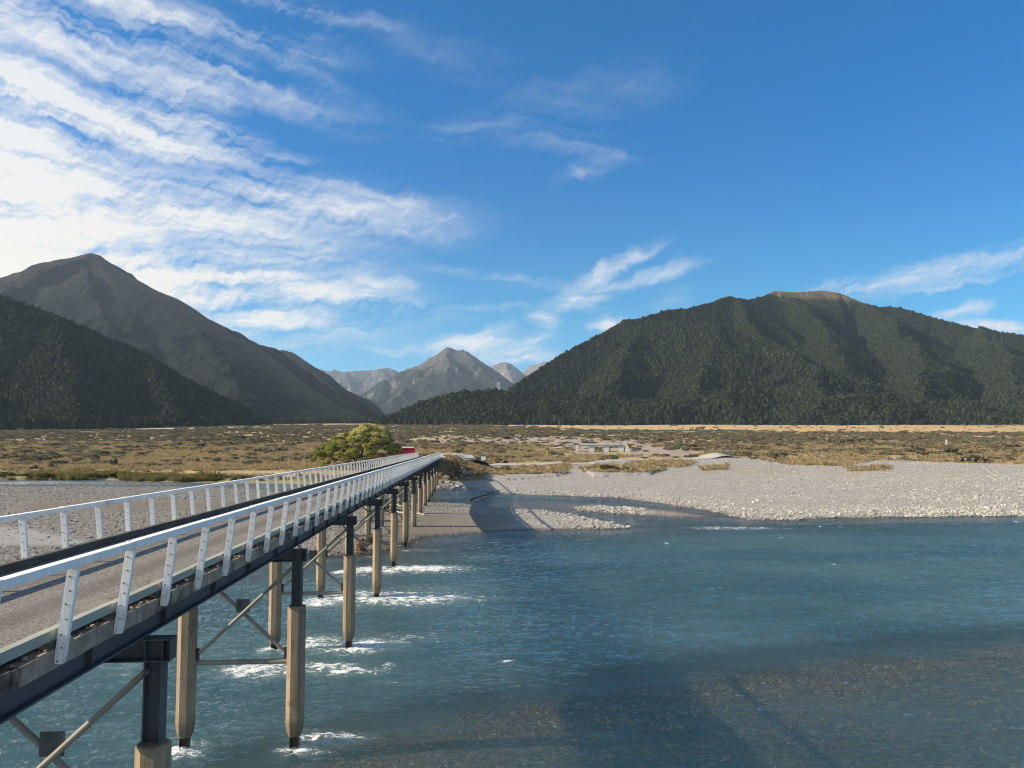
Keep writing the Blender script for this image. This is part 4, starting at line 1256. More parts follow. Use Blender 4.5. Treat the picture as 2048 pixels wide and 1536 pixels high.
# ---- scrub on the plain
M_SCRUB = mat_leaf('matagouri', (0.20, 0.175, 0.11), (0.15, 0.148, 0.09), (0.25, 0.20, 0.135), 0.6, 0.25)
M_GREENBUSH = mat_leaf('broom', (0.075, 0.095, 0.022), (0.055, 0.080, 0.022), (0.13, 0.14, 0.045), 0.6, 0.25)
def bush_mesh(name, mat, rng, n_leaf=260, leaf=0.13, flat=0.7):
    k = rng.integers(4, 8)
    cs = np.stack([rng.uniform(-0.55, 0.55, k), rng.uniform(-0.55, 0.55, k), rng.uniform(0.22, 0.55, k) * flat], 1)
    rs = rng.uniform(0.25, 0.45, k)
    w = rng.choice(k, n_leaf, p=rs ** 2 / (rs ** 2).sum())
    dirs = rng.normal(size=(n_leaf, 3)); dirs /= np.linalg.norm(dirs, axis=1, keepdims=True)
    dirs[:, 2] = np.abs(dirs[:, 2]) * 0.9 - 0.12
    P_ = cs[w] + dirs * (rs[w] * rng.uniform(0.65, 1.08, n_leaf) ** 0.5)[:, None]
    P_[:, 2] = np.maximum(P_[:, 2], 0.02)
    V, F = leaf_cloud(P_, (0, 0, 0.4), leaf, rng)
    return mesh_np(name, V, F, mat)
scrub_protos = [bpy.data.objects.new('scrub_bush', bush_mesh('scrub_bush', M_SCRUB, np.random.default_rng(60 + q), 230, 0.19)) for q in range(6)]
# random points over the plain, denser where the photograph has dark scrub
def scatter_plain(n, ylo, yhi, power):
    u_ = RNG.uniform(0, 1, n)
    y_ = (ylo ** power + u_ * (yhi ** power - ylo ** power)) ** (1 / power)
    px = RNG.uniform(-140, 2190, n)
    return (px - 1024) / F_PX * y_, y_, px
sx, sy, spx = scatter_plain(105000, 197, 1420, 1.1)
dens = 0.8 * fbm(sx * 0.022, sy * 0.012, 4, 81) + 0.6 * fbm(sx * 0.08, sy * 0.045, 3, 83)
pinkm = sstep(-4, 10, poly_sd(sx, sy, PINK))
fieldm = poly_sd(sx, sy, FIELD)
stripm = poly_sd(sx, sy, STRIP)
_, sm = ground_height(sx, sy)
prob = 0.85 * sstep(-0.50, 0.45, dens + 0.16 * sstep(300, 520, sy) - 0.16)
prob = prob * (1 - 0.80 * pinkm) * np.where(fieldm > -6, 0.02, 1.0) * np.where(stripm > -4, 0.05, 1.0)
prob *= np.where(sx < 0, sstep(10, 24, sm['sd_far'] - 2) * (0.62 + 0.38 * sstep(205, 245, sy)), sstep(228, 275, sy + 12 * dens))
prob *= np.where(poly_sd(sx, sy, GRAVEL) > -2, 0.04, 1.0)
prob *= (sm['emb'] < 0.2)
ok = RNG.uniform(0, 1, len(sx)) < prob
sx, sy, dens = sx[ok], sy[ok], dens[ok]
ROAD = [px_ground(*p) for p in ((893, 907), (912, 913), (930, 919), (955, 925), (1000, 929), (1060, 930), (1130, 927), (1210, 923), (1300, 920), (1390, 917.5), (1480, 915))]
rd, _ = line_dist(sx, sy, [tuple(q[:2]) for q in ROAD])
ok = rd > 6
TRACK = [px_ground(*p) for p in ((1066, 902), (1090, 899), (1120, 896), (1145, 894))]
rd, _ = line_dist(sx, sy, [tuple(q[:2]) for q in TRACK])
ok &= rd > 4
sx, sy = sx[ok], sy[ok]
sz = ground_z(sx, sy)
n = len(sx)
s = 1.25 * RNG.lognormal(0, 0.42, n) * (1 + 0.25 * sstep(400, 1200, sy))
print('scrub', n)
instancer('scrub', np.stack([sx, sy, sz - 0.05], 1), np.stack([s * RNG.uniform(0.9, 1.5, n), s * RNG.uniform(0.9, 1.5, n), s * RNG.uniform(0.65, 1.05, n)], 1),
          np.stack([0 * s, 0 * s, RNG.uniform(0, 6.28, n)], 1), scrub_protos, label='brown and olive scrub spread over the dry valley plain')

# ---- grass tufts: golden on the banks, green along the water's edge
M_GOLD = mat_leaf('dry_grass', (0.42, 0.32, 0.17), (0.32, 0.255, 0.145), (0.24, 0.195, 0.11), 0.5, 0.3)
M_RUSH = mat_leaf('green_grass', (0.135, 0.14, 0.042), (0.20, 0.17, 0.07), (0.30, 0.22, 0.09), 0.6, 0.3)
M_BROWNG = mat_leaf('brown_grass', (0.27, 0.19, 0.10), (0.20, 0.145, 0.08), (0.34, 0.255, 0.13), 0.5, 0.3)
def tuft_mesh(name, mat, rng, n_b=46, h=0.8, spread=0.34):
    a = rng.uniform(0, 6.28, n_b); r = spread * np.sqrt(rng.uniform(0, 1, n_b))
    base = np.stack([r * np.cos(a), r * np.sin(a), 0 * a], 1)
    lean = base * rng.uniform(0.6, 1.6, (n_b, 1)) + rng.normal(0, 0.08, (n_b, 3))
    hh = h * rng.uniform(0.5, 1.1, n_b)
    tip = base + lean; tip[:, 2] = hh
    w = np.stack([-np.sin(a + 1), np.cos(a + 1), 0 * a], 1) * 0.035
    mid = base * 0.5 + tip * 0.5 + np.array([0, 0, 0.08])
    V = np.stack([base - w, base + w, mid + w * 0.8, mid - w * 0.8, tip], 1).reshape(-1, 3)
    i = np.arange(n_b)[:, None] * 5
    return mesh_np(name, V, [np.concatenate([i, i + 1, i + 2, i + 3], 1), np.concatenate([i + 3, i + 2, i + 4], 1)], mat)
gold_protos = [bpy.data.objects.new('grass_tuft', tuft_mesh('grass_tuft', M_GOLD, np.random.default_rng(70 + q))) for q in range(4)]
rush_protos = [bpy.data.objects.new('green_tuft', tuft_mesh('green_tuft', M_RUSH, np.random.default_rng(80 + q), 60, 0.9, 0.45)) for q in range(4)]
brown_protos = [bpy.data.objects.new('brown_tuft', tuft_mesh('brown_tuft', M_BROWNG, np.random.default_rng(90 + q), 60, 0.9, 0.45)) for q in range(4)]
def tufts(name, protos, n, ylo, yhi, mask, size, label):
    x_, y_, _ = scatter_plain(n, ylo, yhi, 1.0)
    z_, m_ = ground_height(x_, y_)
    ok = RNG.uniform(0, 1, n) < mask(x_, y_, z_, m_)
    x_, y_, z_ = x_[ok], y_[ok], z_[ok]
    k = len(x_); s_ = size * RNG.lognormal(0, 0.3, k)
    print(name, k)
    return instancer(name, np.stack([x_, y_, z_ - 0.03], 1), np.stack([s_ * 1.2, s_ * 1.2, s_ * RNG.uniform(0.7, 1.2, k)], 1),
                     np.stack([0 * s_, 0 * s_, RNG.uniform(0, 6.28, k)], 1), protos, label=label)
def m_gold(x_, y_, z_, m_):
    n_ = fbm(x_ * 0.04, y_ * 0.04, 3, 53)
    left_ = sstep(2.5, 6.5, m_['sd_far']) * (x_ < -5)
    right_ = sstep(215, 245, y_ + n_ * 25) * (x_ >= -5) * sstep(-0.1, 0.2, n_ + 0.12)
    return ((left_ * 0.8 + right_ * 0.7) * (poly_sd(x_, y_, GRAVEL) < 0) * (poly_sd(x_, y_, PINK) < 2) + 0.7 * (np.max([poly_sd(x_, y_, q_) for q_ in GOLDP + [GREENB]], axis=0) > -1)) * 1.0 * (m_['emb'] < 0.3) * (line_dist(x_, y_, [tuple(q[:2]) for q in ROAD])[0] > 6)
tufts('dry_grass', gold_protos, 52000, 185, 430, m_gold, 0.85, 'golden dry grass between the scrub on the river terrace')
def m_rush(x_, y_, z_, m_):
    n_ = fbm(x_ * 0.12, y_ * 0.12, 3, 54)
    l_ = sstep(0.8, 1.6, m_['sd_far']) * sstep(6.5, 4.5, m_['sd_far'] + n_ * 3) * (x_ < -22) * sstep(-0.25, 0.1, n_ + 0.02)
    r_ = sstep(-1, 2, poly_sd(x_, y_, GREENB)) * 0.0
    return np.maximum(l_, r_) * (m_['sd_far'] > 0.3)
tufts('green_grass', rush_protos, 60000, 176, 215, m_rush, 0.95, 'green grass clumps along the far water edge')
SIGN = px_ground(967, 926)
def m_brown(x_, y_, z_, m_):
    u_, s_ = bridge_us(x_, y_)
    return m_['emb'] * (((u_ > 3.5) & (z_ > 1.6)) | (s_ > 190)) * 0.9 * ((np.abs(u_) > 3.0) | (s_ < DECK_END)) * (line_dist(x_, y_, [tuple(q[:2]) for q in ROAD])[0] > 5.5) * (np.hypot(x_ - SIGN[0], y_ - SIGN[1] + 4) > 6)
tufts('brown_grass', brown_protos, 70000, 160, 260, m_brown, 0.5, 'brown grass on the approach embankment')

# ---- cobbles of the gravel bars
def stones(name, xs, ys, size, mat, label, sub=1, zoff=0.25):
    zs = ground_z(xs, ys)
    V0, F0 = ico(sub) if sub else (np.array([[1, 0, 0], [-1, 0, 0], [0, 1, 0], [0, -1, 0], [0, 0, 1], [0, 0, -1.0]]), np.array([[0, 2, 4], [2, 1, 4], [1, 3, 4], [3, 0, 4], [2, 0, 5], [1, 2, 5], [3, 1, 5], [0, 3, 5]]))
    n_ = len(xs)
    sc = size[:, None] * RNG.uniform(0.6, 1.25, (n_, 3)) * np.array([1, 1, 0.62])
    a = RNG.uniform(0, 6.28, n_)
    V = V0[None] * sc[:, None] * RNG.uniform(0.82, 1.18, (n_, len(V0), 1))
    ca, sa = np.cos(a)[:, None], np.sin(a)[:, None]
    X = V[..., 0] * ca - V[..., 1] * sa + xs[:, None]
    Y = V[..., 0] * sa + V[..., 1] * ca + ys[:, None]
    Z = V[..., 2] + (zs + size * zoff)[:, None]
    F = F0[None] + (np.arange(n_) * len(V0))[:, None, None]
    me = mesh_np(name, np.stack([X, Y, Z], -1).reshape(-1, 3), F.reshape(-1, 3), mat)
    return link(name, me, label=label, kind='stuff')

def mat_stone(name='river_cobble', k=1.0):
    m, nt = material(name)
    isl = nt.n('ShaderNodeNewGeometry').outputs['Random Per Island']
    ramp = nt.n('ShaderNodeValToRGB', {0: isl})
    cr = ramp.color_ramp
    cr.elements[0].position = 0.0; cr.elements[0].color = (0.22, 0.21, 0.185, 1)
    cr.elements[1].position = 1.0; cr.elements[1].color = (0.53, 0.51, 0.46, 1)
    for p_, c_ in ((0.35, (0.36, 0.345, 0.31, 1)), (0.75, (0.44, 0.42, 0.375, 1)), (0.9, (0.30, 0.23, 0.205, 1)), (0.93, (0.47, 0.46, 0.435, 1))):
        e = cr.elements.new(p_); e.color = c_
    z = nt.n('ShaderNodeSeparateXYZ', {0: geopos(nt)}).outputs[2]
    wet_ = nt.mr(z, 0.10, 0.02, 0.0, 0.7)
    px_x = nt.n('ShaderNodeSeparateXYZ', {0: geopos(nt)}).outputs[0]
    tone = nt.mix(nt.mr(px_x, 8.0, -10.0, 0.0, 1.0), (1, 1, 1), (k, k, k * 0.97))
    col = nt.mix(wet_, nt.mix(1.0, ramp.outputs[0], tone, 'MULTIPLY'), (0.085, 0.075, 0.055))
    finish(nt, pbsdf(nt, col, nt.m('MULTIPLY_ADD', wet_, -0.4, 0.92), spec=0.25))
    return m
M_COBBLE = mat_stone()
def scatter_px(n, x0, x1, y0, y1):
    """Even scatter in depth-weighted ground area inside a photo window, at river level."""
    d0, d1 = px_plane(1024, y1)[1], px_plane(1024, y0)[1]
    y_ = RNG.uniform(d0, d1, n)
    px = RNG.uniform(x0, x1, n)
    return (px - 1024) / F_PX * y_, y_
# right-hand beach
bx, by = scatter_px(190000, 860, 2150, 933, 1045)
g_, m_ = ground_height(bx, by)
sdn = m_['sd_far']
w_ = 0.55 + 0.45 * sstep(20, 0, sdn)
w_ *= 0.55 + 0.45 * sstep(-0.2, 0.2, fbm(bx * 0.05, by * 0.09, 4, 91))
ok = (sdn > -0.6) & ((by < 205) | (poly_sd(bx, by, GRAVEL) > 0)) & (RNG.uniform(0, 1, len(bx)) < w_) & (m_['emb'] < 0.3) & ~((bx < 6) & (RNG.uniform(0, 1, len(bx)) < 0.75))
bx, by, sdn = bx[ok], by[ok], sdn[ok]
size = 0.060 * RNG.lognormal(0, 0.48, len(bx)) * (1 + 0.55 * sstep(14, 1, sdn)) * (1 + 0.3 * sstep(40, 70, bx))
stones('beach_cobbles', bx, by, size, M_COBBLE, 'grey cobbles covering the wide gravel beach on the right')
print('beach stones', len(bx))
# middle bar
bx, by = scatter_px(120000, -80, 1290, 974, 1140)
g_, m_ = ground_height(bx, by)
si = np.maximum(poly_sd(bx, by, SILT), np.maximum(poly_sd(bx, by, SILT2), poly_sd(bx, by, PUDDLE)))
tip = sstep(2, 12, bx)
ok = (np.maximum(m_['sd_bar'], m_['sd_isle']) > -0.4) & (RNG.uniform(0, 1, len(bx)) < np.where(si > -0.8, 0.05, 0.35 + 0.5 * tip) * np.where(m_['sd_isle'] > -0.4, 0.55, 1.0))
bx, by, tp = bx[ok], by[ok], tip[ok]
size = 0.062 * RNG.lognormal(0, 0.45, len(bx)) * (1 + 0.8 * tp)
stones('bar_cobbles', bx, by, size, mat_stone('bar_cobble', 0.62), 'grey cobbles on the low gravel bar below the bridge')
print('bar stones', len(bx))
# stones on the bed of the shallows and the riffle
bx, by = scatter_px(130000, 300, 2150, 1255, 1620)
m_sh = poly_sd(bx, by, SHALLOW)
ok = (m_sh > -2.0) & (RNG.uniform(0, 1, len(bx)) < sstep(-2.0, 1.5, m_sh) * np.where(m_sh < 4, 0.9, 0.55))
bx, by = bx[ok], by[ok]
rx, ry = scatter_px(9000, 930, 1440, 996, 1040)
ok = poly_sd(rx, ry, RIFFLE) > -0.5
bx, by = np.concatenate([bx, rx[ok]]), np.concatenate([by, ry[ok]])
size = 0.045 * RNG.lognormal(0, 0.45, len(bx)) * np.where(by > 60, 1.5, 1.0)
def mat_bedstone():
    m, nt = material('bed_stone')
    isl = nt.n('ShaderNodeNewGeometry').outputs['Random Per Island']
    col = nt.mix(isl, (0.085, 0.066, 0.048), (0.25, 0.20, 0.145))
    col = nt.mix(nt.m('GREATER_THAN', isl, 0.93), col, (0.40, 0.37, 0.31))
    finish(nt, pbsdf(nt, col, 0.7, spec=0.3))
    return m
M_BED = mat_bedstone()
stones('bed_stones', bx, by, np.minimum(size, 0.10), M_BED, 'brown stones of the river bed seen through the shallow water', zoff=0.0)
print('bed stones', len(bx))

# ------------------------------------------------------------------ willow beside the far end of the bridge
def build_willow():
    depth = 197.0
    base = px_at(716, 926, depth)
    gz_ = float(ground_z(base[0], base[1])[0])
    z_base = gz_ - 0.1
    H = px_at(740, 841, depth)[2] - z_base
    root = bpy.data.objects.new('willow_tree', None)
    COL.objects.link(root)
    root.location = (base[0], base[1], z_base)
    root['label'] = 'round yellow green willow with many bare stems behind the bridge railing'
    root['category'] = 'tree'
    rng = np.random.default_rng(5)
    W_ = 168 / F_PX * depth / 2          # half width of the crown
    mb = MB()
    tips = []
    # the crown is a wide dome whose highest point sits right of the middle
    def dome(x_, y_):
        q = (x_ / W_) ** 2 + (y_ / (W_ * 0.8)) ** 2
        return np.sqrt(np.clip(1 - q, 0, None)) * H * (0.86 + 0.14 * np.tanh((x_ - 0.0) / (W_ * 0.35)))
    stems = []
    for k in range(13):
        a = rng.uniform(0, 6.28); r0 = rng.uniform(0.1, 0.9)
        b_ = np.array([math.cos(a) * r0, math.sin(a) * r0 * 0.6, 0])
        t_x = rng.uniform(-0.72, 0.72) * W_ ; t_y = rng.uniform(-0.6, 0.6) * W_ * 0.8
        t_z = dome(t_x, t_y) * 0.78
        p_ = [b_, b_ + np.array([t_x * 0.20, t_y * 0.2, t_z * 0.28]), b_ * 0.4 + np.array([t_x * 0.5, t_y * 0.5, t_z * 0.62]), np.array([t_x * 0.85, t_y * 0.85, t_z * 0.9]), np.array([t_x, t_y, t_z])]
        p_ = [q + rng.normal(0, 0.12, 3) * (i > 0) for i, q in enumerate(p_)]
        mb.tube(p_, [0.24, 0.18, 0.12, 0.07, 0.03], 7)
        stems.append(p_)
        for j in range(6):
            i0 = rng.integers(1, 4); f = rng.uniform(0, 1)
            s0 = p_[i0] * (1 - f) + p_[i0 + 1] * f
            d_ = rng.normal(size=3) * np.array([1.6, 1.4, 0.6]) + np.array([t_x * 0.15, t_y * 0.15, 1.3])
            e_ = s0 + d_ * rng.uniform(0.5, 1.1)
            mb.tube([s0, (s0 + e_) / 2 + rng.normal(0, 0.1, 3), e_], [0.06, 0.04, 0.02], 5)
    mb.link('trunk', M_BARK, root)
    # foliage: clumps on the dome shell and some inside
    cl = []
    for k in range(240):
        a = rng.uniform(0, 6.28); q = math.sqrt(rng.uniform(0, 1)) * 0.98
        x_, y_ = W_ * q * math.cos(a), W_ * 0.8 * q * math.sin(a)
        zt = dome(x_, y_)
        z_ = zt * (rng.uniform(0.84, 1.0) if rng.uniform() < 0.68 else rng.uniform(0.56, 0.88))
        if q > 0.80:
            z_ = max(z_, rng.uniform(0.04, 0.45) * H)
        cl.append((x_, y_, max(z_, 0.5), rng.uniform(0.50, 1.10)))
    for k in range(60):                       # low skirt on both sides
        sgn = rng.choice((-1, 1))
        cl.append((sgn * W_ * rng.uniform(0.72, 1.0), rng.uniform(-0.5, 0.5) * W_, rng.uniform(0.03, 0.42) * H, rng.uniform(0.5, 0.95)))
    cl = np.array(cl)
    per = 320
    n_ = len(cl) * per
    w = np.repeat(np.arange(len(cl)), per)
    d_ = rng.normal(size=(n_, 3)); d_ /= np.linalg.norm(d_, axis=1, keepdims=True)
    rad = cl[w, 3] * rng.uniform(0.25, 1.0, n_) ** 0.45
    P_ = cl[w, :3] + d_ * rad[:, None] * np.array([1.1, 1.0, 0.72])
    P_[:, 2] = np.maximum(P_[:, 2], 0.05)
    V, F = leaf_cloud(P_, (0, 0, 0.6), 0.155, rng, 2.0)
    me = mesh_np('crown', V, F)
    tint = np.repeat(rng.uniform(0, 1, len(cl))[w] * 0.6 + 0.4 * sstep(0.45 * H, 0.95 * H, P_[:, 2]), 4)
    add_attr(me, 'tint', tint)
    m, nt = material('willow_leaf')
    isl = nt.n('ShaderNodeNewGeometry').outputs['Random Per Island']
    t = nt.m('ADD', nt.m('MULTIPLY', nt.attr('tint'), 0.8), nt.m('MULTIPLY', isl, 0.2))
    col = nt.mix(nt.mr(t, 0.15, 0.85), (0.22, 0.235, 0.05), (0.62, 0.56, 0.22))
    dn = pbsdf(nt, col, 0.7, spec=0.2)
    tr = nt.n('ShaderNodeBsdfTranslucent', {'Color': col}).outputs[0]
    finish(nt, nt.n('ShaderNodeMixShader', {0: 0.35, 1: dn, 2: tr}).outputs[0])
    me.materials.append(m)
    link('crown', me, root)
build_willow()

# ------------------------------------------------------------------ road from the bridge onto the plain
def strip_mesh(line, width, lift, n=90):
    L = np.array([q[:2] for q in line])
    seg = np.concatenate([[0], np.cumsum(np.hypot(*np.diff(L, axis=0).T))])
    t = np.linspace(0, seg[-1], n)
    X, Y = np.interp(t, seg, L[:, 0]), np.interp(t, seg, L[:, 1])
    for _ in range(6):
        X[1:-1] = (X[:-2] + 2 * X[1:-1] + X[2:]) / 4; Y[1:-1] = (Y[:-2] + 2 * Y[1:-1] + Y[2:]) / 4
    dx, dy = np.gradient(X), np.gradient(Y)
    ln = np.hypot(dx, dy)
    nx_, ny_ = -dy / ln, dx / ln
    ws = np.linspace(-width / 2, width / 2, 9)
    wob = 1 + 0.25 * fbm(t * 0.1, t * 0 + 3.3, 3, 7)
    XX = X[:, None] + nx_[:, None] * ws[None] * wob[:, None]
    YY = Y[:, None] + ny_[:, None] * ws[None] * wob[:, None]
    ZZ = ground_z(XX.ravel(), YY.ravel()).reshape(XX.shape)
    ZZ = np.maximum(ZZ, ZZ[:, 4:5] - 0.15) + lift + 0.05 * (1 - (ws / (width / 2)) ** 2)[None]
    V = np.stack([XX.ravel(), YY.ravel(), ZZ.ravel()], 1)
    i = np.arange(n - 1)[:, None] * 9 + np.arange(8)[None]
    F = np.stack([i, i + 9, i + 10, i + 1], -1).reshape(-1, 4)
    return V, F
def mat_road():
    m, nt = material('gravel_road')
    p = geopos(nt)
    n1 = nt.noise(p, 0.5, 5, 0.65); n2 = nt.noise(p, 9.0, 3, 0.7)
    col = nt.mix(n1, (0.36, 0.345, 0.315), (0.47, 0.455, 0.42))
    col = nt.mix(nt.mr(n2, 0.4, 0.8, 0, 0.5), col, (0.27, 0.255, 0.23))
    finish(nt, pbsdf(nt, col, 0.95, bump(nt, n2, 0.5, 0.03), spec=0.1))
    return m
M_ROAD = mat_road()
e0 = bridge_xy(0, DECK_END + 1.3); e1 = bridge_xy(0.4, DECK_END + 14)
APPROACH = [e0, e1, bridge_xy(2.0, 205), bridge_xy(5.0, 222)] + [q[:2] for q in ROAD[2:]]
V, F = strip_mesh(APPROACH, 6.5, 0.10, 160)
link('road', mesh_np('road', V, F, M_ROAD, True), kind='structure')
V, F = strip_mesh(TRACK, 5.0, 0.30, 40)
link('track', mesh_np('track', V, F, M_ROAD, True), kind='structure')

# ------------------------------------------------------------------ red van parked behind the railing
def mat_plain(name, c, rough=0.4, metallic=0.0, spec=0.4, emis=None):
    m, nt = material(name)
    n1 = nt.noise(objco(nt), 3.0, 4, 0.6)
    col = nt.mix(nt.mr(n1, 0.4, 0.75, 0, 0.35), c, tuple(k * 0.75 for k in c))
    finish(nt, pbsdf(nt, col, rough, spec=spec, metallic=metallic))
    return m
M_RED = mat_plain('red_paint', (0.55, 0.018, 0.03), 0.35)
M_VWHITE = mat_plain('roof_white', (0.78, 0.78, 0.76), 0.4)
M_GLASS = mat_plain('window_glass', (0.02, 0.025, 0.03), 0.08, spec=0.8)
M_TYRE = mat_plain('tyre', (0.02, 0.02, 0.02), 0.9)
M_LAMP = mat_plain('lamp_lens', (0.7, 0.68, 0.6), 0.2)
def build_van():
    depth = 208.0
    c = px_at(812, 905, depth)
    gz_ = float(ground_z(c[0], c[1])[0])
    root = bpy.data.objects.new('parked_van', None)
    COL.objects.link(root)
    root.location = (c[0], c[1], gz_)
    root.rotation_euler = (0, 0, math.radians(4))
    root['label'] = 'small red van with white roof parked between the willow and the bridge end'
    root['category'] = 'van'
    top = px_at(812, 893.5, depth)[2] - gz_
    H = max(1.9, min(2.9, top))
    def prof(w, k=1.0):
        pts = [(-2.45, 0.45), (2.42, 0.45), (2.45, 0.95), (2.40, H * 0.60), (2.22, H - 0.30), (-1.30, H - 0.30), (-1.95, H * 0.58), (-2.42, H * 0.50), (-2.47, 0.8)]
        return [(x_ * k, w, z_) for x_, z_ in pts]
    mb = MB()
    mb.loft([prof(-0.92, 0.985), prof(-0.85), prof(0.85), prof(0.92, 0.985)])
    body = mb.link('body', M_RED, root)
    mb = MB()
    mb.loft([[(-1.33, y_, H - 0.297), (2.24, y_, H - 0.297), (2.16, y_ * 0.92, H), (-1.10, y_ * 0.92, H)] for y_ in (-0.86, -0.5, 0.5, 0.86)])
    mb.link('roof', M_VWHITE, root)
    for sgn in (-1, 1):
        for (x0, x1) in ((-1.45, -0.55), (-0.45, 0.75), (0.85, 2.05)):
            mb = MB()
            mb.box(((x0 + x1) / 2, sgn * 0.925, H * 0.70), (x1 - x0, 0.012, H * 0.19))
            mb.link('side_window', M_GLASS, root)
        for x_ in (-1.55, 1.5):
            mb = MB()
            mb.tube([(x_, sgn * 0.72, 0.33), (x_, sgn * 0.93, 0.33)], 0.33, 18)
            wh = mb.link('wheel', M_TYRE, root)
            mb = MB()
            mb.tube([(x_, sgn * 0.925, 0.33), (x_, sgn * 0.945, 0.33)], 0.19, 14)
            mb.link('rim', M_VWHITE, wh)
        mb = MB(); mb.box((-2.45, sgn * 0.62, 0.85), (0.06, 0.30, 0.16)); mb.link('headlight', M_LAMP, root)
    mb = MB()
    mb.add([(-1.36, -0.8, H - 0.36), (-1.36, 0.8, H - 0.36), (-1.97, 0.82, H * 0.60), (-1.97, -0.82, H * 0.60)], [(0, 1, 2, 3)])
    mb.link('windscreen', M_GLASS, root)
    for z_, x_ in ((0.55, -2.5), (0.55, 2.5)):
        mb = MB(); mb.box((x_, 0, z_), (0.12, 1.7, 0.18)); mb.link('bumper', M_TYRE, root)
build_van()

# ------------------------------------------------------------------ signs and marker posts
M_SIGNW = mat_plain('sign_white', (0.80, 0.80, 0.78), 0.5)
M_SIGNY = mat_plain('sign_yellow', (0.80, 0.62, 0.02), 0.5)
M_BLACK = mat_plain('sign_black', (0.02, 0.02, 0.02), 0.6)
M_POSTW = mat_plain('post_wood', (0.48, 0.43, 0.36), 0.9)
M_GREYST = mat_plain('sign_back', (0.30, 0.31, 0.32), 0.5, 0.3)
def thing(name, loc, label, cat, group=None, rz=0.0):
    o = bpy.data.objects.new(name, None)
    COL.objects.link(o)
    o.location = loc
    o.rotation_euler = (0, 0, rz)
    o['label'] = label; o['category'] = cat
    if group:
        o['group'] = group
    return o
g = px_ground(967, 926)
k = g[1] / F_PX                       # metres per photo pixel there
t = thing('road_sign', g, 'white plate sign under a steep grey triangle on a post at the bridge approach', 'sign')
MB().box((0, 0, 10 * k), (0.12, 0.12, 20 * k)).link('post', M_SIGNW, t)
MB().box((0, -0.08, 9.6 * k), (10.0 * k, 0.04, 6.4 * k)).link('plate', M_SIGNW, t)
mb = MB()
mb.loft([[(-3.2 * k, -0.10, 13.2 * k), (3.4 * k, -0.10, 13.2 * k), (0.4 * k, -0.10, 22 * k)], [(-3.2 * k, -0.06, 13.2 * k), (3.4 * k, -0.06, 13.2 * k), (0.4 * k, -0.06, 22 * k)]])
tri = mb.link('triangle_plate', M_GREYST, t)
mb = MB()
mb.loft([[(-0.9 * k, -0.115, 14.0 * k), (0.9 * k, -0.115, 14.0 * k), (0.5 * k, -0.115, 19 * k)], [(-0.9 * k, -0.102, 14.0 * k), (0.9 * k, -0.102, 14.0 * k), (0.5 * k, -0.102, 19 * k)]])
mb.link('arrow', M_BLACK, tri)
g2 = px_ground(963, 927)
t = thing('low_sign', g2, 'low white board on two short legs at the foot of the triangle sign', 'sign')
mb = MB()
MB().box((0, 0, 4.6 * k), (4.6 * k, 0.05, 3.6 * k), [[math.cos(0.2), 0, -math.sin(0.2)], [0, 1, 0], [math.sin(0.2), 0, math.cos(0.2)]]).link('board', M_SIGNW, t)
for sgn in (-1, 1):
    MB().box((sgn * 1.4 * k, 0.06, 1.7 * k), (0.07, 0.07, 3.4 * k)).link('leg', M_POSTW, t)

g = px_ground(1093.5, 920)
k = g[1] / F_PX
t = thing('warning_sign', g, 'yellow diamond warning sign over a small yellow plate on a pale post', 'sign')
MB().box((0, 0, 10 * k), (0.16, 0.14, 20 * k)).link('post', M_POSTW, t)
mb = MB()
mb.loft([[(-3.4 * k, y_, 16.5 * k), (0, y_, 11.8 * k), (3.4 * k, y_, 16.5 * k), (0, y_, 21.5 * k)] for y_ in (-0.13, -0.09)])
dia = mb.link('diamond_plate', M_SIGNY, t)
mb = MB()
mb.loft([[(-0.5 * k, y_, 14.2 * k), (0.5 * k, y_, 14.2 * k), (0.5 * k, y_, 17.4 * k), (1.1 * k, y_, 17.4 * k), (0, y_, 19.2 * k), (-1.1 * k, y_, 17.4 * k), (-0.5 * k, y_, 17.4 * k)] for y_ in (-0.150, -0.134)])
mb.link('arrow', M_BLACK, dia)
mb = MB()
mb.box((0, -0.11, 9.6 * k), (4.6 * k, 0.04, 3.2 * k))
pl = mb.link('small_plate', M_SIGNY, t)
MB().box((0, -0.137, 9.6 * k), (2.4 * k, 0.012, 1.2 * k)).link('figures', M_BLACK, pl)

for (px, py, h_, w_, lab) in ((1368, 891, 11, 1.6, 'thin white marker post among the scrub right of the concrete bridge'), (1893, 891, 13, 4.2, 'white marker board with pointed top standing alone in the scrub far right')):
    g = px_ground(px, py)
    k = g[1] / F_PX
    t = thing('marker_post', g, lab, 'marker post')
    mb = MB()
    mb.loft([[(-w_ / 2 * k * 0.8, y_, -0.2), (w_ / 2 * k * 0.8, y_, -0.2), (w_ / 2 * k * 0.9, y_, h_ * k * 0.45), (w_ / 2 * k, y_, h_ * k * 0.72), (0, y_, h_ * k), (-w_ / 2 * k, y_, h_ * k * 0.72), (-w_ / 2 * k * 0.9, y_, h_ * k * 0.45)] for y_ in (-0.05, 0.05)])
    mb.link('board', M_SIGNW, t)

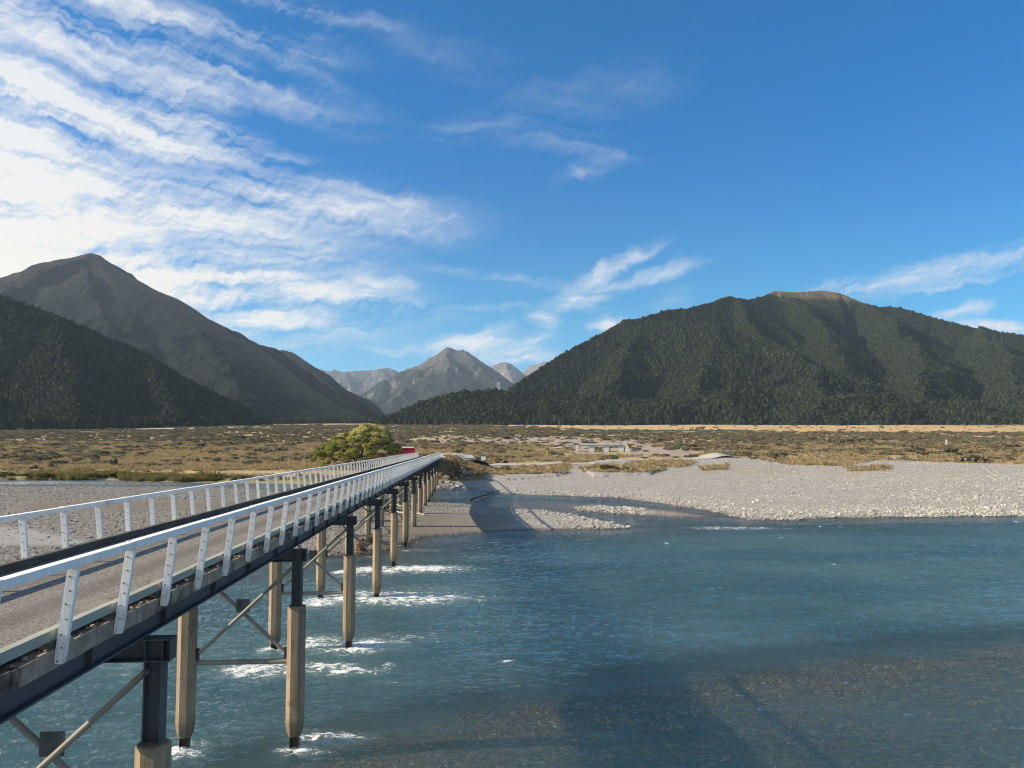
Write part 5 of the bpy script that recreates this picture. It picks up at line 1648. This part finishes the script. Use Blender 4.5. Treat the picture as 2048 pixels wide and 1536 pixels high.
# ------------------------------------------------------------------ small concrete bridge on the plain
def build_small_bridge():
    g = px_ground(1210, 904)
    D = g[1]
    k = D / F_PX
    t = thing('concrete_bridge', (g[0], D, g[2]), 'small grey concrete bridge with three openings on the stony plain', 'bridge', rz=math.radians(-3))
    mconc = mat_worn('bridge_concrete', (0.58, 0.57, 0.54), (0.48, 0.47, 0.45), (0.64, 0.63, 0.60), 0.8, 0.9, 0.3, 0.01)
    mdark = mat_worn('girder_concrete', (0.27, 0.27, 0.265), (0.22, 0.22, 0.215), (0.31, 0.30, 0.29), 0.8, 0.9, 0.3, 0.01)
    L0, L1 = -53 * k, 41 * k
    top = 16.5 * k
    mb = MB(); mb.box(((L0 + L1) / 2, 2.2, top - 2.9 * k), (L1 - L0, 4.4, 1.3 * k)); mb.link('deck', mdark, t)
    for y_ in (0.0, 4.4):
        mb = MB(); mb.box(((L0 + L1) / 2, y_, top - 4.3 * k), (L1 - L0, 0.35, 2.2 * k)); mb.link('girder', mdark, t)
        mb = MB(); mb.box(((L0 + L1) / 2, y_ - 0.1, top - 0.9 * k), (L1 - L0, 0.18, 2.4 * k)); mb.link('parapet', mconc, t)
    for x_ in (-26 * k, 3 * k, 32 * k):
        mb = MB()
        h_ = top - 5.4 * k
        mb.loft([[(x_ - 5.6 * k * q, 0.1, z_), (x_ + 5.6 * k * q, 0.1, z_), (x_ + 5.6 * k * q, 1.0, z_), (x_ - 5.6 * k * q, 1.0, z_)] for z_, q in ((-0.8, 0.80), (0, 0.84), (h_ * 0.7, 1.0), (h_, 1.08))])
        mb.link('pier', mconc, t)
        mb = MB(); mb.box((x_ + 7.2 * k, 2.6, h_ * 0.5 - 0.3), (0.9 * k, 3.0, h_ + 0.6), [[math.cos(0.35), 0, math.sin(0.35)], [0, 1, 0], [-math.sin(0.35), 0, math.cos(0.35)]]); mb.link('pier_wall', mdark, t)
    mb = MB(); mb.loft([[(48 * k - 7 * k, y_, -0.6), (50 * k, y_, -0.6), (50 * k, y_, 4 * k), (43.5 * k, y_, 15 * k), (41 * k, y_, 15 * k)] for y_ in (-0.5, 0.05)]); mb.link('wing_wall', mconc, t)
    mb = MB(); mb.box((-55 * k, 1.0, 7 * k), (5.0 * k, 2.6, 13 * k)); mb.link('wing_wall', mconc, t)
    mb = MB(); mb.box((-65 * k, 1.6, 12.4 * k), (15 * k, 0.5, 3.0 * k)); mb.box((-69.5 * k, 1.5, 11.5 * k), (3.4 * k, 1.2, 2.6 * k)); mb.link('approach_barrier', mdark, t)
    for x_ in (-65 * k, -53.5 * k, 29 * k, 41.5 * k):
        mb = MB(); mb.box((x_, -0.25, top + 0.6 * k), (1.2 * k, 0.2, 6.5 * k)); mb.link('marker', mconc, t)
build_small_bridge()

# ------------------------------------------------------------------ rocks at the abutment
def rock_mesh(name, mat, rng, sub=2):
    V, F = ico(sub)
    o_ = rng.uniform(-40, 40, 2)
    # a few flat cuts make it angular
    for q in range(9):
        nrm = rng.normal(size=3); nrm /= np.linalg.norm(nrm)
        lim = rng.uniform(0.62, 0.9)
        d = V @ nrm
        V = V - np.outer(np.clip(d - lim, 0, None), nrm)
    V = V * (1 + 0.10 * fbm(V[:, 0] * 2 + o_[0] + V[:, 2], V[:, 1] * 2 + o_[1] - V[:, 2], 3, 33))[:, None]
    return mesh_np(name, V * np.array([1.1, 0.9, 0.75]), F, mat)
rock_meshes = [rock_mesh('boulder', M_ROCK, np.random.default_rng(200 + q)) for q in range(5)] + [rock_mesh('boulder', M_ROCKRED, np.random.default_rng(220 + q)) for q in range(2)]
ROCKS = [(884, 967, 13), (895, 958, 15), (906, 954, 14), (918, 948, 16), (930, 952, 17), (941, 951, 12), (949, 950, 9), (881, 976, 9), (889, 975, 8), (900, 966, 10), (912, 960, 11), (923, 960, 10), (936, 960, 10), (897, 973, 8), (906, 968, 9),
         (870, 958, 10), (862, 950, 11), (855, 962, 9), (846, 956, 9), (872, 946, 11), (884, 950, 10), (957, 948, 7), (912, 940, 10), (925, 938, 9), (899, 944, 10), (836, 960, 8), (825, 964, 7), (815, 958, 8)]
for i, (px, py, w_) in enumerate(ROCKS):
    g = px_ground(px, py)
    s_ = w_ * g[1] / F_PX * 0.55
    red = px > 893 and px < 925 and py < 956
    o = link('boulder', rock_meshes[(5 + i % 2) if red else i % 5])
    o.location = (g[0], g[1], g[2] + s_ * 0.25)
    o.scale = (s_, s_, s_ * rr.uniform(0.8, 1.1))
    o.rotation_euler = (rr.uniform(-0.4, 0.4), rr.uniform(-0.4, 0.4), rr.uniform(0, 6.28))
    o['label'] = 'reddish angular boulder in the rock heap below the bridge abutment' if red else 'grey angular boulder in the rock heap below the bridge abutment'
    o['category'] = 'boulder'
    o['group'] = 'reddish boulders below the abutment' if red else 'grey boulders below the abutment'
# smaller riprap along the left bank at the willow
LB = [(640, 962), (655, 966), (668, 960), (680, 967), (694, 963), (706, 970), (720, 966), (735, 971), (748, 966), (762, 972), (776, 968), (790, 974), (610, 956), (596, 952), (580, 958), (560, 955), (630, 952), (650, 955), (702, 958), (725, 958), (545, 951), (520, 958), (500, 955), (480, 959)]
for i, (px, py) in enumerate(LB):
    g = px_ground(px, py)
    s_ = rr.uniform(0.35, 0.75)
    o = link('bank_rock', rock_meshes[i % 5])
    o.location = (g[0], g[1], g[2] + s_ * 0.2)
    o.scale = (s_, s_, s_ * 0.9)
    o.rotation_euler = (rr.uniform(-0.4, 0.4), rr.uniform(-0.4, 0.4), rr.uniform(0, 6.28))
    o['label'] = 'grey rock on the water edge of the bank behind the bridge railing'
    o['category'] = 'rock'
    o['group'] = 'rocks along the bank behind the railing'

# ------------------------------------------------------------------ driftwood
def log(name, p0, p1, r0, r1, mat, label, branches=0, sag=0.0, seed=0, cat='driftwood', tip=False):
    p0, p1 = np.array(p0, dtype=float), np.array(p1, dtype=float)
    rng = np.random.default_rng(seed)
    o = bpy.data.objects.new(name, None)
    mb = MB()
    n_ = 7
    L = np.linalg.norm(p1 - p0)
    pts = [np.zeros(3) + (p1 - p0) * i / (n_ - 1) + rng.normal(0, L * 0.008, 3) + np.array([0, 0, sag * math.sin(math.pi * i / (n_ - 1))]) for i in range(n_)]
    mb.tube(pts, list(np.linspace(r0, r1, n_) * rng.uniform(0.9, 1.1, n_)), 9)
    if branches == 0:
        me = mb.mesh(name, mat, True)
        o = link(name, me, loc=tuple(p0), label=label, cat=cat)
        return o
    COL.objects.link(o)
    o.location = tuple(p0); o['label'] = label; o['category'] = cat
    mb.link('trunk', mat, o, True)
    for b_ in range(branches):
        f = rng.uniform(0.15, 0.95)
        s_ = pts[0] + (pts[-1] - pts[0]) * f
        d_ = (p1 - p0) / L * rng.uniform(0.1, 0.8) + rng.normal(size=3) * np.array([0.6, 0.6, 0.35]) + np.array([0, 0, rng.uniform(-0.25, 0.35)])
        d_ = d_ / np.linalg.norm(d_) * L * rng.uniform(0.10, 0.26)
        m2 = MB()
        m2.tube([s_, s_ + d_ * 0.5 + rng.normal(0, 0.1, 3), s_ + d_], [r1 * 0.7, r1 * 0.45, r1 * 0.2], 6)
        for _ in range(2):
            q = s_ + d_ * rng.uniform(0.4, 0.8)
            m2.tube([q, q + rng.normal(size=3) * L * 0.05], [r1 * 0.25, r1 * 0.1], 5)
        m2.link('branch', mat, o, True)
    return o
a = px_plane(938, 1001, 0.05); b = px_plane(998, 982, 0.0); b = np.array([b[0], a[1] + 5.0, 1.55])
a2 = px_at(999, 981, a[1] + 5.0)
log('fallen_tree', a, a2, 0.20, 0.07, M_DRIFTDK, 'dark fallen tree trunk with bare branches lying in the side channel', 9, 0.10, 3, 'fallen tree')
a = px_plane(965, 1000, 0.05); log('branch', a, px_at(990, 992, a[1] + 1.5), 0.09, 0.03, M_DRIFTDK, 'short dark forked branch in the water under the fallen tree', 5, 0.25, 9, 'branch')
log('pale_log', px_ground(829, 1027) + np.array([0, 0, 0.12]), px_ground(850, 1032) + np.array([0, 0, 0.1]), 0.13, 0.08, M_DRIFT, 'bleached straight log on the gravel right of a pile', 0, 0, 4, 'log')
log('driftwood_log', px_ground(902, 983) + np.array([0, 0, 0.2]), px_ground(921, 971) + np.array([0, 0, 0.3]), 0.26, 0.14, M_DRIFT, 'grey driftwood log lying against the abutment boulders', 3, 0, 5, 'log')
log('white_log', px_ground(915, 975) + np.array([0, 0, 0.2]), px_ground(923, 972) + np.array([0, 0, 0.2]), 0.22, 0.16, M_SIGNW, 'short bleached white log end at the foot of the boulders', 0, 0, 6, 'log')
log('stick', px_ground(790, 1096) + np.array([0, 0, 0.12]), px_plane(803, 1092, 0.1), 0.05, 0.03, M_DRIFT, 'thin pale stick poking from the water left of a pile', 0, 0.05, 7, 'stick')
log('stick', px_plane(817, 1089, 0.02), px_plane(836, 1084, 0.35), 0.055, 0.03, M_DRIFT, 'thin pale stick poking from the water right of a pile', 0, 0.05, 8, 'stick')
log('stick', px_ground(762, 1081) + np.array([0, 0, 0.2]), px_ground(776, 1077) + np.array([0, 0, 0.5]), 0.07, 0.04, M_DRIFT, 'bleached branch beside the root mass under the bridge', 0, 0.05, 18, 'stick')

def root_heap(px, py, w_px, h_px, label, seed):
    g = px_ground(px, py)
    k = g[1] / F_PX
    rng = np.random.default_rng(seed)
    t = thing('driftwood_root', g, label, 'driftwood')
    W_, H = w_px * k, h_px * k
    V, F = ico(3)
    V = V * (1 + 0.42 * fbm(V[:, 0] * 2.3 + seed, V[:, 1] * 2.3 + V[:, 2] * 2, 4, seed, 0.6, True))[:, None]
    V = V * np.array([W_ * 0.34, W_ * 0.26, H * 0.44]); V[:, 2] += H * 0.38; V[:, 0] -= W_ * 0.12
    link('root_ball', mesh_np('root_ball', V, F, M_ROOT, False), t)
    for b_ in range(16):
        m2 = MB()
        s_ = np.array([rng.uniform(-0.35, 0.35) * W_, rng.uniform(-0.25, 0.25) * W_, rng.uniform(0.15, 0.75) * H])
        d_ = rng.normal(size=3) * np.array([W_ * 0.30, W_ * 0.22, H * 0.25])
        m2.tube([s_, s_ + d_ * 0.5 + rng.normal(0, 0.08, 3), s_ + d_], [0.10, 0.07, 0.03], 6)
        m2.link('root', M_DRIFT if b_ % 3 == 0 else M_ROOT, t, True)
root_heap(724, 1102, 28, 28, 'reddish brown root mass of an uprooted tree at the water edge under the bridge', 31)
root_heap(742, 1084, 26, 18, 'tangle of bleached roots and branches behind the red brown root mass', 32)
root_heap(772, 1024, 26, 22, 'tangled driftwood heap on the gravel bar between the piles', 33)
for i, (x0, y0, x1, y1) in enumerate(((758, 1018, 790, 1008), (762, 1030, 800, 1024), (775, 1012, 806, 1018), (790, 1028, 815, 1036))):
    log('drift_log', px_ground(x0, y0) + np.array([0, 0, 0.25]), px_ground(x1, y1) + np.array([0, 0, 0.35]), 0.12, 0.06, M_DRIFT, 'bleached drift log in the heap on the gravel bar between the piles', 0, 0.1, 40 + i, 'log')['group'] = 'drift logs between the piles'

# ------------------------------------------------------------------ single bushes one can tell apart
bush_a = [bush_mesh('bush', M_SCRUB, np.random.default_rng(300 + q), 900, 0.12, 0.9) for q in range(3)]
bush_g = [bush_mesh('bush', M_GREENBUSH, np.random.default_rng(310 + q), 1200, 0.10, 0.8) for q in range(3)]
def bush(px, py, w_px, h_px, meshes, label, group=None, i=0):
    g = px_ground(px, py)
    k = g[1] / F_PX
    o = link('shrub', meshes[i % 3], loc=(g[0], g[1], g[2] - 0.05), label=label, cat='shrub', group=group)
    o.scale = (w_px * k * 0.56, w_px * k * 0.45, h_px * k * 1.05)
    o.rotation_euler = (0, 0, 0.3 * i)
    return o
bush(1218, 940, 46, 15, bush_g, 'low dark green bush on the grassy mound beside the gravel beach', i=0)
bush(1250, 941, 26, 11, bush_g, 'smaller yellow green bush right of the dark green mound', i=1)
bush(1266, 942, 16, 8, bush_a, 'small brown bush at the right end of the grassy mound', i=2)
bush(1094, 906, 13, 13, bush_a, 'dark bush standing right behind the yellow warning sign', i=0)
bush(1012, 880, 22, 10, bush_g, 'bright green bush on the stony plain beyond the bridge end', i=1)
for i, (px, py, w_, h_) in enumerate(((1547, 918, 14, 10), (1340, 902, 34, 10), (1372, 903, 18, 7), (1508, 905, 14, 8), (1540, 912, 16, 9), (1650, 903, 16, 8), (1705, 914, 14, 9), (1838, 893, 20, 9), (1860, 893, 14, 12), (1895, 900, 24, 11), (1915, 914, 18, 9), (1945, 922, 18, 9), (1990, 905, 16, 9), (2030, 903, 18, 9), (1740, 895, 18, 8), (1600, 895, 20, 9), (1770, 908, 16, 8))):
    bush(px, py, w_, h_, bush_a, 'dark olive shrub standing in dry grass on the plain right of the concrete bridge', 'shrubs right of the concrete bridge', i)
for i, (px, py, w_, h_) in enumerate(((40, 926, 26, 12), (70, 926, 22, 14), (120, 928, 20, 10), (155, 926, 26, 13), (225, 934, 16, 20), (330, 926, 16, 9), (395, 926, 18, 13), (430, 925, 26, 12), (455, 926, 22, 9), (280, 930, 18, 8), (100, 938, 14, 16), (68, 942, 18, 14), (185, 930, 20, 8), (360, 930, 14, 8))):
    bush(px, py, w_, h_, bush_a, 'dark shrub on the golden river terrace left of the willow', 'shrubs left of the willow', i)
for i, (px, py, w_, h_) in enumerate(((892, 930, 16, 9), (905, 926, 18, 9), (900, 918, 14, 7))):
    bush(px, py, w_, h_, bush_a, 'brown tussock shrub on the embankment slope at the bridge end', 'tussocks on the embankment', i)

for i, (px, py, w_, h_) in enumerate(((14, 952, 34, 12), (52, 954, 30, 10), (96, 954, 32, 11), (128, 955, 22, 8), (196, 955, 26, 9), (228, 957, 30, 11), (262, 957, 28, 10), (292, 958, 20, 8), (322, 959, 22, 10), (356, 961, 22, 8), (392, 962, 26, 11), (424, 963, 22, 9), (468, 963, 20, 8), (520, 961, 18, 7), (566, 960, 16, 7))):
    bush(px, py, w_, h_, bush_g, 'green bush at the far water edge behind the left bridge railing', 'green bushes at the far water edge', i)

# ------------------------------------------------------------------ the air between here and the mountains
HZ = (-9000.0, 9000.0, -3000.0, 17500.0, -8.0, 1320.0)
mb = MB()
mb.box(((HZ[0] + HZ[1]) / 2, (HZ[2] + HZ[3]) / 2, (HZ[4] + HZ[5]) / 2), (HZ[1] - HZ[0], HZ[3] - HZ[2], HZ[5] - HZ[4]))
hm, hn = material('haze')
vol = hn.n('ShaderNodeVolumePrincipled', {'Color': (0.62, 0.80, 1.0, 1), 'Density': 0.000033, 'Anisotropy': 0.2})
hn.n('ShaderNodeOutputMaterial', {'Volume': vol.outputs[0]})
haze = mb.link('haze', hm)
haze['kind'] = 'stuff'
